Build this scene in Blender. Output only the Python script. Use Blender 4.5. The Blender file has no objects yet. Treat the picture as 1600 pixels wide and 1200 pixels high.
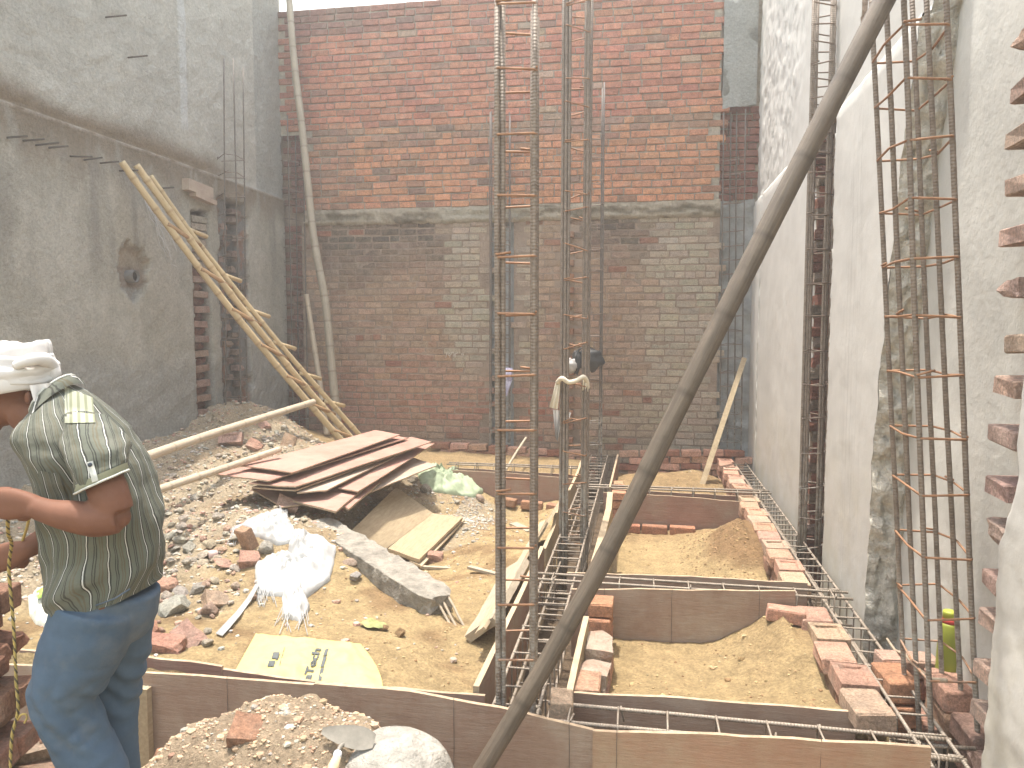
import bpy, bmesh, math, random
import numpy as np
from mathutils import Vector, Matrix, noise
from math import sin, cos, pi, radians, atan, sqrt
random.seed(7); np.random.seed(7)
S = bpy.context.scene
COL = S.collection
# ------------------------------------------------------------------ camera
F_PX, YAW, PIT, H = 1200.0, radians(9.83), atan(91/1200.0), 1.62
cam = bpy.data.cameras.new('camera'); camo = bpy.data.objects.new('camera', cam); COL.objects.link(camo)
cam.sensor_width = 36.0; cam.lens = 36.0*F_PX/1600.0; cam.clip_start = 0.05; cam.clip_end = 500
camo.location = (0, 0, H); camo.rotation_euler = (pi/2-PIT, 0, YAW)
S.camera = camo
# ------------------------------------------------------------------ light
SUN_EL = radians(81); SUN_AZ = Vector((-0.60, 0.35, 0)).normalized()   # where the sun stands
w = bpy.data.worlds.new('World'); S.world = w; w.use_nodes = True
nt = w.node_tree; nt.nodes.clear()
sky = nt.nodes.new('ShaderNodeTexSky'); sky.sky_type = 'NISHITA'; sky.sun_disc = False
sky.sun_elevation = SUN_EL; sky.sun_rotation = math.atan2(SUN_AZ.x, SUN_AZ.y)
sky.dust_density = 2.6; sky.air_density = 2.6; sky.ozone_density = 0.8
bg = nt.nodes.new('ShaderNodeBackground'); bg.inputs[1].default_value = 0.15
wo = nt.nodes.new('ShaderNodeOutputWorld')
tint = nt.nodes.new('ShaderNodeMix'); tint.data_type = 'RGBA'; tint.blend_type = 'MULTIPLY'; tint.inputs[0].default_value = 1.0   # warms the whole sky a little, against its green cast
tint.inputs[7].default_value = (1.10, 1.0, 0.955, 1); nt.links.new(sky.outputs[0], tint.inputs[6])
nt.links.new(tint.outputs[2], bg.inputs[0]); nt.links.new(bg.outputs[0], wo.inputs[0])
sl = bpy.data.lights.new('sun', 'SUN'); sl.energy = 2.2; sl.angle = radians(2); sl.color = (1, 0.95, 0.86)
so = bpy.data.objects.new('sun', sl); COL.objects.link(so)
sd = Vector((SUN_AZ.x*cos(SUN_EL), SUN_AZ.y*cos(SUN_EL), sin(SUN_EL)))
so.rotation_euler = sd.to_track_quat('Z', 'Y').to_euler(); so.location = (0, 0, 12)
S.view_settings.view_transform = 'Standard'; S.view_settings.look = 'None'
S.view_settings.exposure = 1.78; S.view_settings.gamma = 1.0
S.view_settings.use_curve_mapping = False
HAZE = 0.0105

# ------------------------------------------------------------------ measuring helpers (picture point -> world point on a known plane)
CAM = Vector((0, 0, H))
RV = Vector((cos(YAW), sin(YAW), 0)); FV = Vector((-sin(YAW), cos(YAW), 0)); UP = Vector((0, 0, 1))
def ray(u, v):
    c = Vector(((u-800)/F_PX, -(v-600)/F_PX, 1))
    x = c.x; y = cos(PIT)*c.z + sin(PIT)*c.y; z = -sin(PIT)*c.z + cos(PIT)*c.y
    return RV*x + FV*y + UP*z
def at(u, v, X=None, Y=None, Z=None, D=None):
    d = ray(u, v)
    if X is not None: t = (X-CAM.x)/d.x
    elif Y is not None: t = (Y-CAM.y)/d.y
    elif Z is not None: t = (Z-CAM.z)/d.z
    else: t = D/d.dot(FV)
    return CAM + d*t
def fbm(x, y, z=0.0, o=4, h=1.0): return noise.fractal(Vector((x, y, z)), h, 2.0, o)
def sstep(a, b, x):
    t = min(1, max(0, (x-a)/(b-a))); return t*t*(3-2*t)
def lerp(a, b, t): return a+(b-a)*t
def rnd(a, b): return random.uniform(a, b)
def pl(x, pts):
    if x <= pts[0][0]: return pts[0][1]
    for (a, p), (b, q) in zip(pts, pts[1:]):
        if x <= b: return p+(q-p)*(x-a)/(b-a)
    return pts[-1][1]

# ------------------------------------------------------------------ materials
def base_mat(name):
    m = bpy.data.materials.new(name); m.use_nodes = True
    t = m.node_tree; b = t.nodes['Principled BSDF']; return m, t, b
def nd(t, k, **kw):
    n = t.nodes.new(k)
    for a, v in kw.items(): setattr(n, a, v)
    return n
def noise_fac(t, vec, scale, detail=6, rough=0.6, stretch=None):
    if stretch:
        mp = nd(t, 'ShaderNodeMapping'); mp.inputs['Scale'].default_value = stretch
        t.links.new(vec, mp.inputs[0]); vec = mp.outputs[0]
    n = nd(t, 'ShaderNodeTexNoise'); n.inputs['Scale'].default_value = scale
    n.inputs['Detail'].default_value = detail; n.inputs['Roughness'].default_value = rough
    t.links.new(vec, n.inputs['Vector']); return n.outputs[0]
def ramp(t, fac, stops, interp='LINEAR'):
    r = nd(t, 'ShaderNodeValToRGB'); r.color_ramp.interpolation = interp
    e = r.color_ramp.elements
    while len(e) < len(stops): e.new(0.5)
    for el, (p, c) in zip(e, stops):
        el.position = p; el.color = (*c, 1) if len(c) == 3 else c
    t.links.new(fac, r.inputs[0]); return r.outputs[0]
def mix(t, fac, a, b, mode='MIX'):
    m = nd(t, 'ShaderNodeMix', data_type='RGBA', blend_type=mode)
    for s, v in ((0, fac), (6, a), (7, b)):
        if hasattr(v, 'links') or hasattr(v, 'is_linked'): t.links.new(v, m.inputs[s])
        else: m.inputs[s].default_value = v if s == 0 else ((*v, 1) if len(v) == 3 else v)
    return m.outputs[2]
def math_n(t, op, a, b=0.0):
    m = nd(t, 'ShaderNodeMath', operation=op)
    for i, v in enumerate((a, b)):
        if hasattr(v, 'is_linked'): t.links.new(v, m.inputs[i])
        else: m.inputs[i].default_value = v
    return m.outputs[0]
def maprange(t, v, a, b, c=0.0, d=1.0):
    m = nd(t, 'ShaderNodeMapRange'); t.links.new(v, m.inputs[0])
    for i, x in zip((1, 2, 3, 4), (a, b, c, d)): m.inputs[i].default_value = x
    return m.outputs[0]
def coords(t, world=False):
    if world:
        return nd(t, 'ShaderNodeNewGeometry').outputs['Position']
    return nd(t, 'ShaderNodeTexCoord').outputs['Object']
def bump(t, b, h, strength=0.5, dist=0.01):
    n = nd(t, 'ShaderNodeBump'); n.inputs['Strength'].default_value = strength; n.inputs['Distance'].default_value = dist
    t.links.new(h, n.inputs['Height'])
    if b.inputs['Normal'].links: t.links.new(b.inputs['Normal'].links[0].from_socket, n.inputs['Normal'])
    t.links.new(n.outputs[0], b.inputs['Normal'])
def C3(c, k): return tuple(min(1, x*k) for x in c)
def simple(name, c, var=0.35, scale=6, rough=0.85, bstr=0.4, bscale=60, bdist=0.005, world=True, metal=0.0, stretch=None, c2=None, detail=6):
    m, t, b = base_mat(name); p = coords(t, world)
    f = noise_fac(t, p, scale, detail, 0.65, stretch)
    lo = c2 if c2 else C3(c, 1-var)
    col = ramp(t, f, [(0.3, lo), (0.7, C3(c, 1+var*0.35))])
    t.links.new(col, b.inputs['Base Color']); b.inputs['Roughness'].default_value = rough; b.inputs['Metallic'].default_value = metal
    b.inputs['Specular IOR Level'].default_value = 0.25
    if bstr: bump(t, b, noise_fac(t, p, bscale, 5, 0.65, stretch), bstr, bdist)
    return m
def brick_mat(name, src):
    """clay brick: own colour from the object or from its vertex colour, flecked, smeared with dried mortar"""
    m, t, b = base_mat(name); p = coords(t, True)
    if src == 'object': c = nd(t, 'ShaderNodeObjectInfo').outputs['Color']
    else: c = nd(t, 'ShaderNodeVertexColor', layer_name='Col').outputs[0]
    f = noise_fac(t, p, 11, 9, 0.78)
    v = ramp(t, f, [(0.3, (0.58, 0.56, 0.54)), (0.5, (1, 1, 1)), (0.72, (1.35, 1.28, 1.2))])
    c = mix(t, 1.0, c, v, 'MULTIPLY')
    v = ramp(t, noise_fac(t, p, 75, 4, 0.7), [(0.35, (0.72, 0.72, 0.72)), (0.65, (1.22, 1.22, 1.22))])
    c = mix(t, 1.0, c, v, 'MULTIPLY')
    sm = noise_fac(t, p, 2.7, 10, 0.78)
    c = mix(t, maprange(t, sm, 0.53, 0.72, 0, 0.6), c, (0.40, 0.35, 0.28))
    sz = nd(t, 'ShaderNodeSeparateXYZ'); t.links.new(p, sz.inputs[0])
    lowz = math_n(t, 'MULTIPLY', maprange(t, sz.outputs[2], 3.05, 2.95, 0, 1), maprange(t, sz.outputs[1], 9.85, 9.95, 0, 1))
    sm2 = noise_fac(t, p, 5.5, 10, 0.82)
    c = mix(t, math_n(t, 'MULTIPLY', lowz, maprange(t, sm2, 0.48, 0.66, 0.0, 0.5)), c, (0.37, 0.28, 0.21))
    t.links.new(c, b.inputs['Base Color']); b.inputs['Roughness'].default_value = 0.92
    b.inputs['Specular IOR Level'].default_value = 0.15
    bump(t, b, noise_fac(t, p, 38, 9, 0.8), 1.0, 0.03)
    return m
M = {}
M['brick_o'] = brick_mat('clay_brick', 'object')
M['brick_v'] = brick_mat('clay_brick_mass', 'vertex')
def vcol_mat(name, scale=14, lo=0.7, hi=1.2, bstr=0.8, bscale=45, bdist=0.015, rough=0.95, fine=90, flo=0.75):
    m, t, b = base_mat(name); p = coords(t, True)
    c = nd(t, 'ShaderNodeVertexColor', layer_name='Col').outputs[0]
    f = noise_fac(t, p, scale, 9, 0.72)
    c = mix(t, 1.0, c, ramp(t, f, [(0.3, (lo,)*3), (0.7, (hi,)*3)]), 'MULTIPLY')
    c = mix(t, 1.0, c, ramp(t, noise_fac(t, p, fine, 4, 0.7), [(0.35, (flo,)*3), (0.65, (2-flo,)*3)]), 'MULTIPLY')
    t.links.new(c, b.inputs['Base Color']); b.inputs['Roughness'].default_value = rough
    b.inputs['Specular IOR Level'].default_value = 0.1
    bump(t, b, noise_fac(t, p, bscale, 9, 0.75), bstr, bdist)
    return m
M['soil'] = vcol_mat('sandy_soil', 12, 0.72, 1.2, 1.0, 30, 0.045, fine=65, flo=0.78)
M['stone'] = vcol_mat('rubble_stone', 18, 0.75, 1.2, 0.7, 70, 0.008)
M['plaster_v'] = vcol_mat('cement_render', 4.5, 0.88, 1.09, 1.0, 15, 0.05, 0.92, fine=40, flo=0.86)
M['mortar'] = simple('rough_mortar', (0.41, 0.365, 0.30), 0.4, 7, 0.95, 1.0, 40, 0.02)
M['mortar_dark'] = simple('stained_mortar', (0.34, 0.26, 0.20), 0.4, 5, 0.95, 1.0, 40, 0.02)
M['chase'] = simple('grey_mortar_backing', (0.36, 0.37, 0.37), 0.35, 6, 0.95, 0.9, 30, 0.02)
M['broken'] = simple('broken_concrete', (0.68, 0.64, 0.555), 0.38, 16, 0.95, 1.0, 40, 0.04)
M['concrete'] = simple('old_concrete', (0.36, 0.33, 0.28), 0.45, 12, 0.95, 1.0, 40, 0.03)
# white lime-washed plaster with grey runs and yellow damp towards the ground
m, t, b = base_mat('white_plaster'); p = coords(t, True)
c = ramp(t, noise_fac(t, p, 1.6, 8, 0.7), [(0.3, (0.47, 0.455, 0.425)), (0.7, (0.57, 0.555, 0.52))])
runs = noise_fac(t, p, 3.0, 7, 0.7, (1, 9.0, 0.35))
c = mix(t, maprange(t, runs, 0.60, 0.72, 0, 0.30), c, (0.30, 0.29, 0.27))
sx = nd(t, 'ShaderNodeSeparateXYZ'); t.links.new(p, sx.inputs[0])
lines = noise_fac(t, p, 3.0, 5, 0.75, (1, 22.0, 0.12))
near_ = math_n(t, 'MULTIPLY', maprange(t, math_n(t, 'ABSOLUTE', math_n(t, 'SUBTRACT', sx.outputs[1], 5.22)), 0.30, 0.10, 0, 1), maprange(t, sx.outputs[2], 3.1, 2.9, 0, 1))
c = mix(t, math_n(t, 'MULTIPLY', near_, maprange(t, lines, 0.54, 0.64, 0, 0.55)), c, (0.16, 0.15, 0.14))
damp = math_n(t, 'MULTIPLY', maprange(t, sx.outputs[2], 1.0, -0.2, 0, 1), maprange(t, noise_fac(t, p, 2.2, 6, 0.7), 0.4, 0.6, 0.1, 1))
c = mix(t, math_n(t, 'MULTIPLY', damp, 0.55), c, (0.42, 0.38, 0.26))
t.links.new(c, b.inputs['Base Color']); b.inputs['Roughness'].default_value = 0.85; b.inputs['Specular IOR Level'].default_value = 0.2
bump(t, b, noise_fac(t, p, 14, 8, 0.7), 0.35, 0.01)
M['white'] = m
M['grey_render'] = simple('smooth_grey_render', (0.53, 0.52, 0.48), 0.22, 1.5, 0.85, 0.5, 18, 0.01)
# steel bars: brown-grey with rolled ribs, splashed with cement low down
def rebar(name, c1, c2, ribs=True, splash=0.9):
    m, t, b = base_mat(name); p = coords(t, True)
    c = ramp(t, noise_fac(t, p, 25, 7, 0.7), [(0.35, c1), (0.65, c2)])
    sx = nd(t, 'ShaderNodeSeparateXYZ'); t.links.new(p, sx.inputs[0])
    if splash:
        k = math_n(t, 'MULTIPLY', maprange(t, sx.outputs[2], splash, splash-0.5, 0, 1), maprange(t, noise_fac(t, p, 18, 6, 0.7), 0.42, 0.56, 0, 0.9))
        c = mix(t, k, c, (0.36, 0.34, 0.30))
    t.links.new(c, b.inputs['Base Color']); b.inputs['Roughness'].default_value = 0.62; b.inputs['Metallic'].default_value = 0.25
    if ribs:
        a = nd(t, 'ShaderNodeAttribute', attribute_name='along')
        s = math_n(t, 'SINE', math_n(t, 'MULTIPLY', a.outputs['Fac'], 2*pi/0.0135))
        bump(t, b, s, 0.4, 0.002)
    return m
M['bar'] = rebar('ribbed_steel', (0.155, 0.122, 0.096), (0.26, 0.215, 0.175), True, 0.75)
M['bar_back'] = rebar('ribbed_steel_dusty', (0.10, 0.084, 0.072), (0.165, 0.14, 0.12), False, 0.95)
M['stirrup'] = rebar('rusty_stirrup', (0.23, 0.115, 0.06), (0.34, 0.19, 0.105), False, 0.35)
M['stirrup_back'] = rebar('dusty_stirrup', (0.14, 0.10, 0.08), (0.22, 0.17, 0.13), False, 0.95)
M['beam_bar'] = rebar('beam_steel', (0.21, 0.172, 0.135), (0.33, 0.28, 0.225), True, 0)
def wood(name, c1, c2, axis_scale, rough=0.75, bstr=0.5):
    m, t, b = base_mat(name); p = coords(t)
    c = ramp(t, noise_fac(t, p, 6, 8, 0.7, axis_scale), [(0.3, c1), (0.7, c2)])
    d = noise_fac(t, p, 7, 6, 0.7)
    c = mix(t, maprange(t, d, 0.5, 0.72, 0, 0.5), c, C3(c1, 0.75))
    t.links.new(c, b.inputs['Base Color']); b.inputs['Roughness'].default_value = rough; b.inputs['Specular IOR Level'].default_value = 0.25
    bump(t, b, noise_fac(t, p, 14, 6, 0.7, axis_scale), bstr, 0.006)
    return m
# poles carry 'along' for their joints; the wood grain uses object space
def bamboo(name, c1, c2, cj):
    m, t, b = base_mat(name); p = coords(t)
    a = nd(t, 'ShaderNodeAttribute', attribute_name='along')
    an = nd(t, 'ShaderNodeAttribute', attribute_name='turn'); cv = nd(t, 'ShaderNodeCombineXYZ')
    t.links.new(math_n(t, 'MULTIPLY', math_n(t, 'SINE', an.outputs['Fac']), 1.0), cv.inputs[0]); t.links.new(math_n(t, 'COSINE', an.outputs['Fac']), cv.inputs[1]); t.links.new(math_n(t, 'MULTIPLY', a.outputs['Fac'], 0.9), cv.inputs[2])
    sv_ = noise_fac(t, cv.outputs[0], 4.0, 8, 0.72)
    c = ramp(t, sv_, [(0.32, c1), (0.68, c2)])
    c = mix(t, maprange(t, noise_fac(t, p, 4, 8, 0.75), 0.45, 0.7, 0, 0.55), c, C3(c1, 0.72))
    fr = math_n(t, 'FRACT', math_n(t, 'DIVIDE', a.outputs['Fac'], 0.33))
    c = mix(t, maprange(t, math_n(t, 'ABSOLUTE', math_n(t, 'SUBTRACT', fr, 0.5)), 0.06, 0.0, 0, 0.8), c, cj)
    st = noise_fac(t, p, 30, 6, 0.75)
    c = mix(t, maprange(t, st, 0.55, 0.75, 0, 0.5), c, C3(c1, 0.6))
    t.links.new(c, b.inputs['Base Color']); b.inputs['Roughness'].default_value = 0.6
    bump(t, b, sv_, 0.6, 0.008)
    bump(t, b, noise_fac(t, p, 40, 5, 0.6), 0.3, 0.004)
    return m
M['bamboo'] = bamboo('fresh_bamboo', (0.42, 0.31, 0.165), (0.56, 0.44, 0.26), (0.31, 0.21, 0.11))
M['bamboo_dark'] = simple('bamboo_rung_ends', (0.36, 0.22, 0.11), 0.3, 20)
M['bamboo_old'] = bamboo('weathered_bamboo', (0.27, 0.225, 0.165), (0.40, 0.35, 0.27), (0.18, 0.145, 0.10))
M['bamboo_prop'] = bamboo('brown_bamboo', (0.072, 0.056, 0.040), (0.165, 0.13, 0.096), (0.06, 0.046, 0.032))
M['pole_pale'] = bamboo('pale_pole', (0.42, 0.34, 0.245), (0.55, 0.46, 0.34), (0.33, 0.26, 0.18))
M['hole'] = simple('hollow_shade', (0.05, 0.035, 0.025), 0.3, 20, bstr=0)  # for dark discs that stand in for the shade inside hollow ends
M['plank'] = wood('sawn_plank', (0.33, 0.26, 0.17), (0.48, 0.39, 0.27), (12, 1.2, 12))
M['plank_grey'] = wood('weathered_plank', (0.30, 0.25, 0.185), (0.46, 0.395, 0.30), (10, 1.0, 10), 0.85, 0.8)
M['plank_dusty'] = wood('dusty_board', (0.28, 0.215, 0.135), (0.43, 0.345, 0.225), (9, 1.0, 9), 0.9, 0.7)
def ply(name, c1, c2, dirt, rough=0.6, sc=(1, 1, 1)):
    m, t, b = base_mat(name); p = coords(t, True)
    c = ramp(t, noise_fac(t, p, 3.5, 9, 0.7, sc), [(0.32, c1), (0.68, c2)])
    c = mix(t, maprange(t, noise_fac(t, p, 2.3, 8, 0.75), 0.45, 0.65, 0, 0.85), c, dirt)
    sc2 = noise_fac(t, p, 30, 7, 0.75, (1, 1, 4))
    c = mix(t, maprange(t, sc2, 0.58, 0.72, 0, 0.35), c, C3(c1, 0.5))
    t.links.new(c, b.inputs['Base Color']); b.inputs['Roughness'].default_value = rough; b.inputs['Specular IOR Level'].default_value = 0.3
    bump(t, b, noise_fac(t, p, 6, 8, 0.75, (1, 1, 7)), 0.8, 0.012)
    return m
M['ply_red'] = ply('red_faced_plywood', (0.33, 0.175, 0.135), (0.42, 0.24, 0.19), (0.42, 0.29, 0.235), 0.6)
M['ply_form'] = ply('used_shutter_plywood', (0.25, 0.14, 0.105), (0.33, 0.20, 0.155), (0.33, 0.265, 0.20))
M['ply_orange'] = ply('orange_shutter_plywood', (0.33, 0.19, 0.12), (0.42, 0.26, 0.17), (0.40, 0.30, 0.20))
M['ply_grey'] = ply('mortar_greyed_plywood', (0.255, 0.165, 0.12), (0.34, 0.25, 0.19), (0.37, 0.30, 0.235), 0.85)
M['ply_old'] = ply('greyed_sheet', (0.30, 0.22, 0.17), (0.42, 0.335, 0.26), (0.45, 0.37, 0.29), 0.8)
M['ply_edge'] = simple('plywood_edge', (0.44, 0.335, 0.23), 0.45, 25)
def cloth(name, c, rough=0.9, var=0.15, sss=0, bstr=0.3, c2=None):
    return simple(name, c, var, 9, rough, bstr, 120, 0.002, world=False, c2=c2)
M['sack_white'] = cloth('white_woven_plastic', (0.40, 0.40, 0.39), 0.6)
M['sack_green'] = cloth('pale_green_woven_plastic', (0.36, 0.43, 0.29), 0.6, 0.3)
M['sack_yellow'] = cloth('yellow_woven_plastic', (0.54, 0.455, 0.185), 0.6)
M['ink'] = simple('grey_blue_print', (0.11, 0.12, 0.12), 0.2, 60, bstr=0)
M['black_bag'] = cloth('black_bag_fabric', (0.05, 0.05, 0.05), 0.55, 0.4)
M['grey_rag'] = cloth('grey_rag', (0.42, 0.40, 0.38), 0.9)
M['cream_cloth'] = cloth('cream_cloth', (0.66, 0.60, 0.48), 0.9)
M['violet_cloth'] = cloth('violet_patterned_cloth', (0.62, 0.60, 0.70), 0.9, 0.3, c2=(0.22, 0.20, 0.34))
M['turban'] = cloth('white_cotton', (0.60, 0.58, 0.565), 0.95, 0.06, bstr=0.2)
M['flask'] = simple('lime_green_plastic', (0.27, 0.30, 0.05), 0.1, 5, 0.4, 0)
M['flask_cap'] = simple('yellow_green_lid', (0.36, 0.40, 0.06), 0.08, 5, 0.4, 0)
M['flask_ring'] = simple('dark_red_ring', (0.42, 0.06, 0.05), 0.1, 5, 0.4, 0)
M['pipe'] = simple('grey_drain_pipe', (0.16, 0.15, 0.14), 0.3, 12, 0.6)
M['trowel'] = simple('dusty_trowel_steel', (0.25, 0.23, 0.195), 0.25, 25, 0.6, 0.3, 80, 0.003, metal=0.2)
M['pan'] = simple('cement_crusted_pan', (0.36, 0.34, 0.30), 0.4, 12, 0.9, 1.0, 22, 0.03)
M['ferrule'] = simple('pale_ferrule', (0.62, 0.64, 0.66), 0.1, 20, 0.4, 0)
M['wood_handle'] = simple('pale_wood_handle', (0.62, 0.48, 0.30), 0.2, 30)
M['rope_y'] = simple('yellow_rope', (0.42, 0.32, 0.11), 0.2, 60)
M['rope_k'] = simple('dark_rope', (0.10, 0.08, 0.05), 0.2, 60)
M['wire'] = simple('binding_wire', (0.10, 0.085, 0.07), 0.2, 60, bstr=0)
M['string'] = simple('white_strings', (0.62, 0.62, 0.62), 0.1, 40, bstr=0)
M['cable'] = simple('cement_coated_cord', (0.33, 0.27, 0.20), 0.3, 40)
M['chalk'] = simple('chalk', (0.62, 0.57, 0.50), 0.25, 60, bstr=0)
M['lime'] = simple('limewashed_brick', (0.42, 0.375, 0.305), 0.3, 9, 0.95, 1.0, 40, 0.03, c2=(0.33, 0.215, 0.16))
M['ceramic'] = simple('pink_socket', (0.62, 0.46, 0.42), 0.15, 20, 0.4, 0)
M['leaf'] = simple('green_scrap', (0.13, 0.18, 0.07), 0.4, 20, 0.7, c2=(0.40, 0.36, 0.16))
M['plastic_print'] = simple('printed_plastic', (0.55, 0.55, 0.48), 0.2, 14, 0.5)
M['green_print'] = simple('green_print', (0.14, 0.32, 0.06), 0.5, 40, 0.6, 0, c2=(0.38, 0.36, 0.10))
M['skin'] = simple('brown_skin', (0.165, 0.075, 0.046), 0.22, 9, 0.68, 0.25, 90, 0.002, world=False)
M['skin_dark'] = simple('dark_lips_brows', (0.07, 0.035, 0.025), 0.2, 30, 0.6, 0)
M['shoe'] = simple('black_sandal', (0.05, 0.045, 0.04), 0.2, 20, 0.6)
m, t, b = base_mat('blue_denim'); p = coords(t)
c = ramp(t, noise_fac(t, p, 5, 8, 0.7), [(0.3, (0.042, 0.07, 0.108)), (0.7, (0.072, 0.112, 0.163))])
c = mix(t, maprange(t, noise_fac(t, p, 3, 6, 0.7), 0.5, 0.7, 0, 0.5), c, (0.17, 0.17, 0.16))
t.links.new(c, b.inputs['Base Color']); b.inputs['Roughness'].default_value = 0.9
bump(t, b, noise_fac(t, p, 160, 3, 0.6), 0.25, 0.002); M['denim'] = m
# striped shirt: 'along' holds the distance round the body
m, t, b = base_mat('striped_cotton'); p = coords(t)
a = nd(t, 'ShaderNodeAttribute', attribute_name='along')
wv = math_n(t, 'MULTIPLY', math_n(t, 'SUBTRACT', noise_fac(t, p, 9, 2, 0.5), 0.5), 0.035)
fr = math_n(t, 'FRACT', math_n(t, 'DIVIDE', math_n(t, 'ADD', a.outputs['Fac'], wv), 0.058))
G, Dk, Wh, Ol = (0.098, 0.106, 0.083), (0.028, 0.03, 0.024), (0.48, 0.48, 0.45), (0.09, 0.08, 0.05)
c = ramp(t, fr, [(0.0, G), (0.15, Dk), (0.225, Wh), (0.268, Dk), (0.31, G), (0.48, Ol), (0.55, G), (0.61, Ol), (0.665, G), (0.80, Dk), (0.85, G), (0.90, Dk), (0.94, G)], 'CONSTANT')
c = mix(t, maprange(t, noise_fac(t, p, 3.5, 6, 0.7), 0.5, 0.75, 0, 0.35), c, (0.26, 0.24, 0.19))
t.links.new(c, b.inputs['Base Color']); b.inputs['Roughness'].default_value = 0.9
bump(t, b, noise_fac(t, p, 13, 3, 0.5), 0.5, 0.02); M['shirt'] = m
m, t, b = base_mat('yoke_cotton'); a = nd(t, 'ShaderNodeAttribute', attribute_name='along')
c = ramp(t, math_n(t, 'FRACT', math_n(t, 'DIVIDE', a.outputs['Fac'], 0.0125)), [(0.0, (0.30, 0.31, 0.235)), (0.62, (0.185, 0.195, 0.125))], 'CONSTANT')
t.links.new(c, b.inputs['Base Color']); b.inputs['Roughness'].default_value = 0.9; M['yoke_striped'] = m
M['yoke'] = simple('pale_yoke_cotton', (0.27, 0.28, 0.20), 0.15, 9, 0.9, world=False)
M['shirt_trim'] = simple('white_trim', (0.48, 0.49, 0.45), 0.1, 20, 0.9)
M['collar'] = simple('dark_collar_inside', (0.05, 0.06, 0.075), 0.2, 20, 0.9)

# ------------------------------------------------------------------ mesh builder
class MB:
    def __init__(s): s.v = []; s.f = []; s.mi = []; s.a = []; s.g = []; s.c = []; s.use_a = False; s.use_c = False
    def add(s, vs, fs, mi=0, along=None, col=None, turn=None):
        o = len(s.v); s.v += [tuple(x) for x in vs]
        s.f += [tuple(i+o for i in f) for f in fs]; s.mi += [mi]*len(fs)
        if along is not None: s.use_a = True; s.a += list(along)
        else: s.a += [0.0]*len(vs)
        s.g += list(turn) if turn is not None else [0.0]*len(vs)
        if col is not None: s.use_c = True; s.c += [col]*len(vs) if isinstance(col[0], float) else list(col)
        else: s.c += [(1., 1., 1.)]*len(vs)
        return s
    def tube(s, pts, r, n=8, mi=0, closed=False, a0=0.0, caps=True):
        pts = [Vector(p) for p in pts]; k = len(pts)
        rs = r if isinstance(r, (list, tuple)) else [r]*k
        tang = []
        for i in range(k):
            if closed: d = pts[(i+1) % k]-pts[i-1]
            else: d = pts[min(i+1, k-1)]-pts[max(i-1, 0)]
            tang.append(d.normalized() if d.length > 1e-9 else Vector((0, 0, 1)))
        nrm = tang[0].orthogonal().normalized(); vs = []; al = []; L = a0; tu = []
        for i in range(k):
            nrm = (nrm-tang[i]*nrm.dot(tang[i]))
            nrm = nrm.normalized() if nrm.length > 1e-6 else tang[i].orthogonal().normalized()
            bn = tang[i].cross(nrm)
            if i: L += (pts[i]-pts[i-1]).length
            for j in range(n):
                q = 2*pi*j/n; vs.append(pts[i]+(nrm*cos(q)+bn*sin(q))*rs[i]); al.append(L); tu.append(q)
        fs = []
        for i in range(k if closed else k-1):
            i2 = (i+1) % k
            for j in range(n): fs.append((i*n+j, i*n+(j+1) % n, i2*n+(j+1) % n, i2*n+j))
        if not closed and caps: fs += [tuple(range(n-1, -1, -1)), tuple((k-1)*n+j for j in range(n))]
        return s.add(vs, fs, mi, al, None, tu)
    def box(s, c, d, R=None, mi=0, col=None):
        c = Vector(c); R = R or Matrix.Identity(3)
        vs = [c+R @ Vector((x*d[0]/2, y*d[1]/2, z*d[2]/2)) for x in (-1, 1) for y in (-1, 1) for z in (-1, 1)]
        return s.add(vs, [(0, 1, 3, 2), (4, 6, 7, 5), (0, 4, 5, 1), (2, 3, 7, 6), (0, 2, 6, 4), (1, 5, 7, 3)], mi, None, col)
    def loft(s, rings, mi=0, along=None, cap=True, wrap=True):
        n = len(rings[0]); vs = [p for r in rings for p in r]; fs = []
        for i in range(len(rings)-1):
            for j in range(n if wrap else n-1):
                fs.append((i*n+j, i*n+(j+1) % n, (i+1)*n+(j+1) % n, (i+1)*n+j))
        if cap and wrap: fs += [tuple(range(n-1, -1, -1)), tuple((len(rings)-1)*n+j for j in range(n))]
        return s.add(vs, fs, mi, along)
    def mesh(s, name, mats, smooth=True):
        me = bpy.data.meshes.new(name); me.from_pydata(s.v, [], s.f)
        for m in mats: me.materials.append(m)
        if len(mats) > 1: me.polygons.foreach_set('material_index', s.mi)
        me.polygons.foreach_set('use_smooth', [smooth]*len(s.f))
        if s.use_a:
            at_ = me.attributes.new('along', 'FLOAT', 'POINT'); at_.data.foreach_set('value', s.a)
            at_ = me.attributes.new('turn', 'FLOAT', 'POINT'); at_.data.foreach_set('value', s.g)
        if s.use_c:
            ca = me.color_attributes.new('Col', 'FLOAT_COLOR', 'POINT')
            ca.data.foreach_set('color', np.array([(*c, 1.0) for c in s.c], dtype=np.float32).ravel())
        me.update(); return me
    def build(s, name, mats, parent=None, smooth=True, loc=None):
        if not isinstance(mats, (list, tuple)): mats = [mats]
        if loc is not None:
            L = Vector(loc); s.v = [tuple(Vector(p)-L) for p in s.v]
        o = bpy.data.objects.new(name, s.mesh(name, mats, smooth))
        COL.objects.link(o)
        if loc is not None: o.location = loc
        if parent: o.parent = parent; 
        return o
def link(name, me, parent=None): 
    o = bpy.data.objects.new(name, me); COL.objects.link(o)
    if parent: o.parent = parent
    return o
def tag(o, label=None, cat=None, group=None, kind=None):
    if label: o['label'] = label
    if cat: o['category'] = cat
    if group: o['group'] = group
    if kind: o['kind'] = kind
    return o
def thing(name, label, cat, loc=(0, 0, 0), group=None):
    o = bpy.data.objects.new(name, None); o.empty_display_size = 0.1; COL.objects.link(o); o.location = loc
    return tag(o, label, cat, group)
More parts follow.
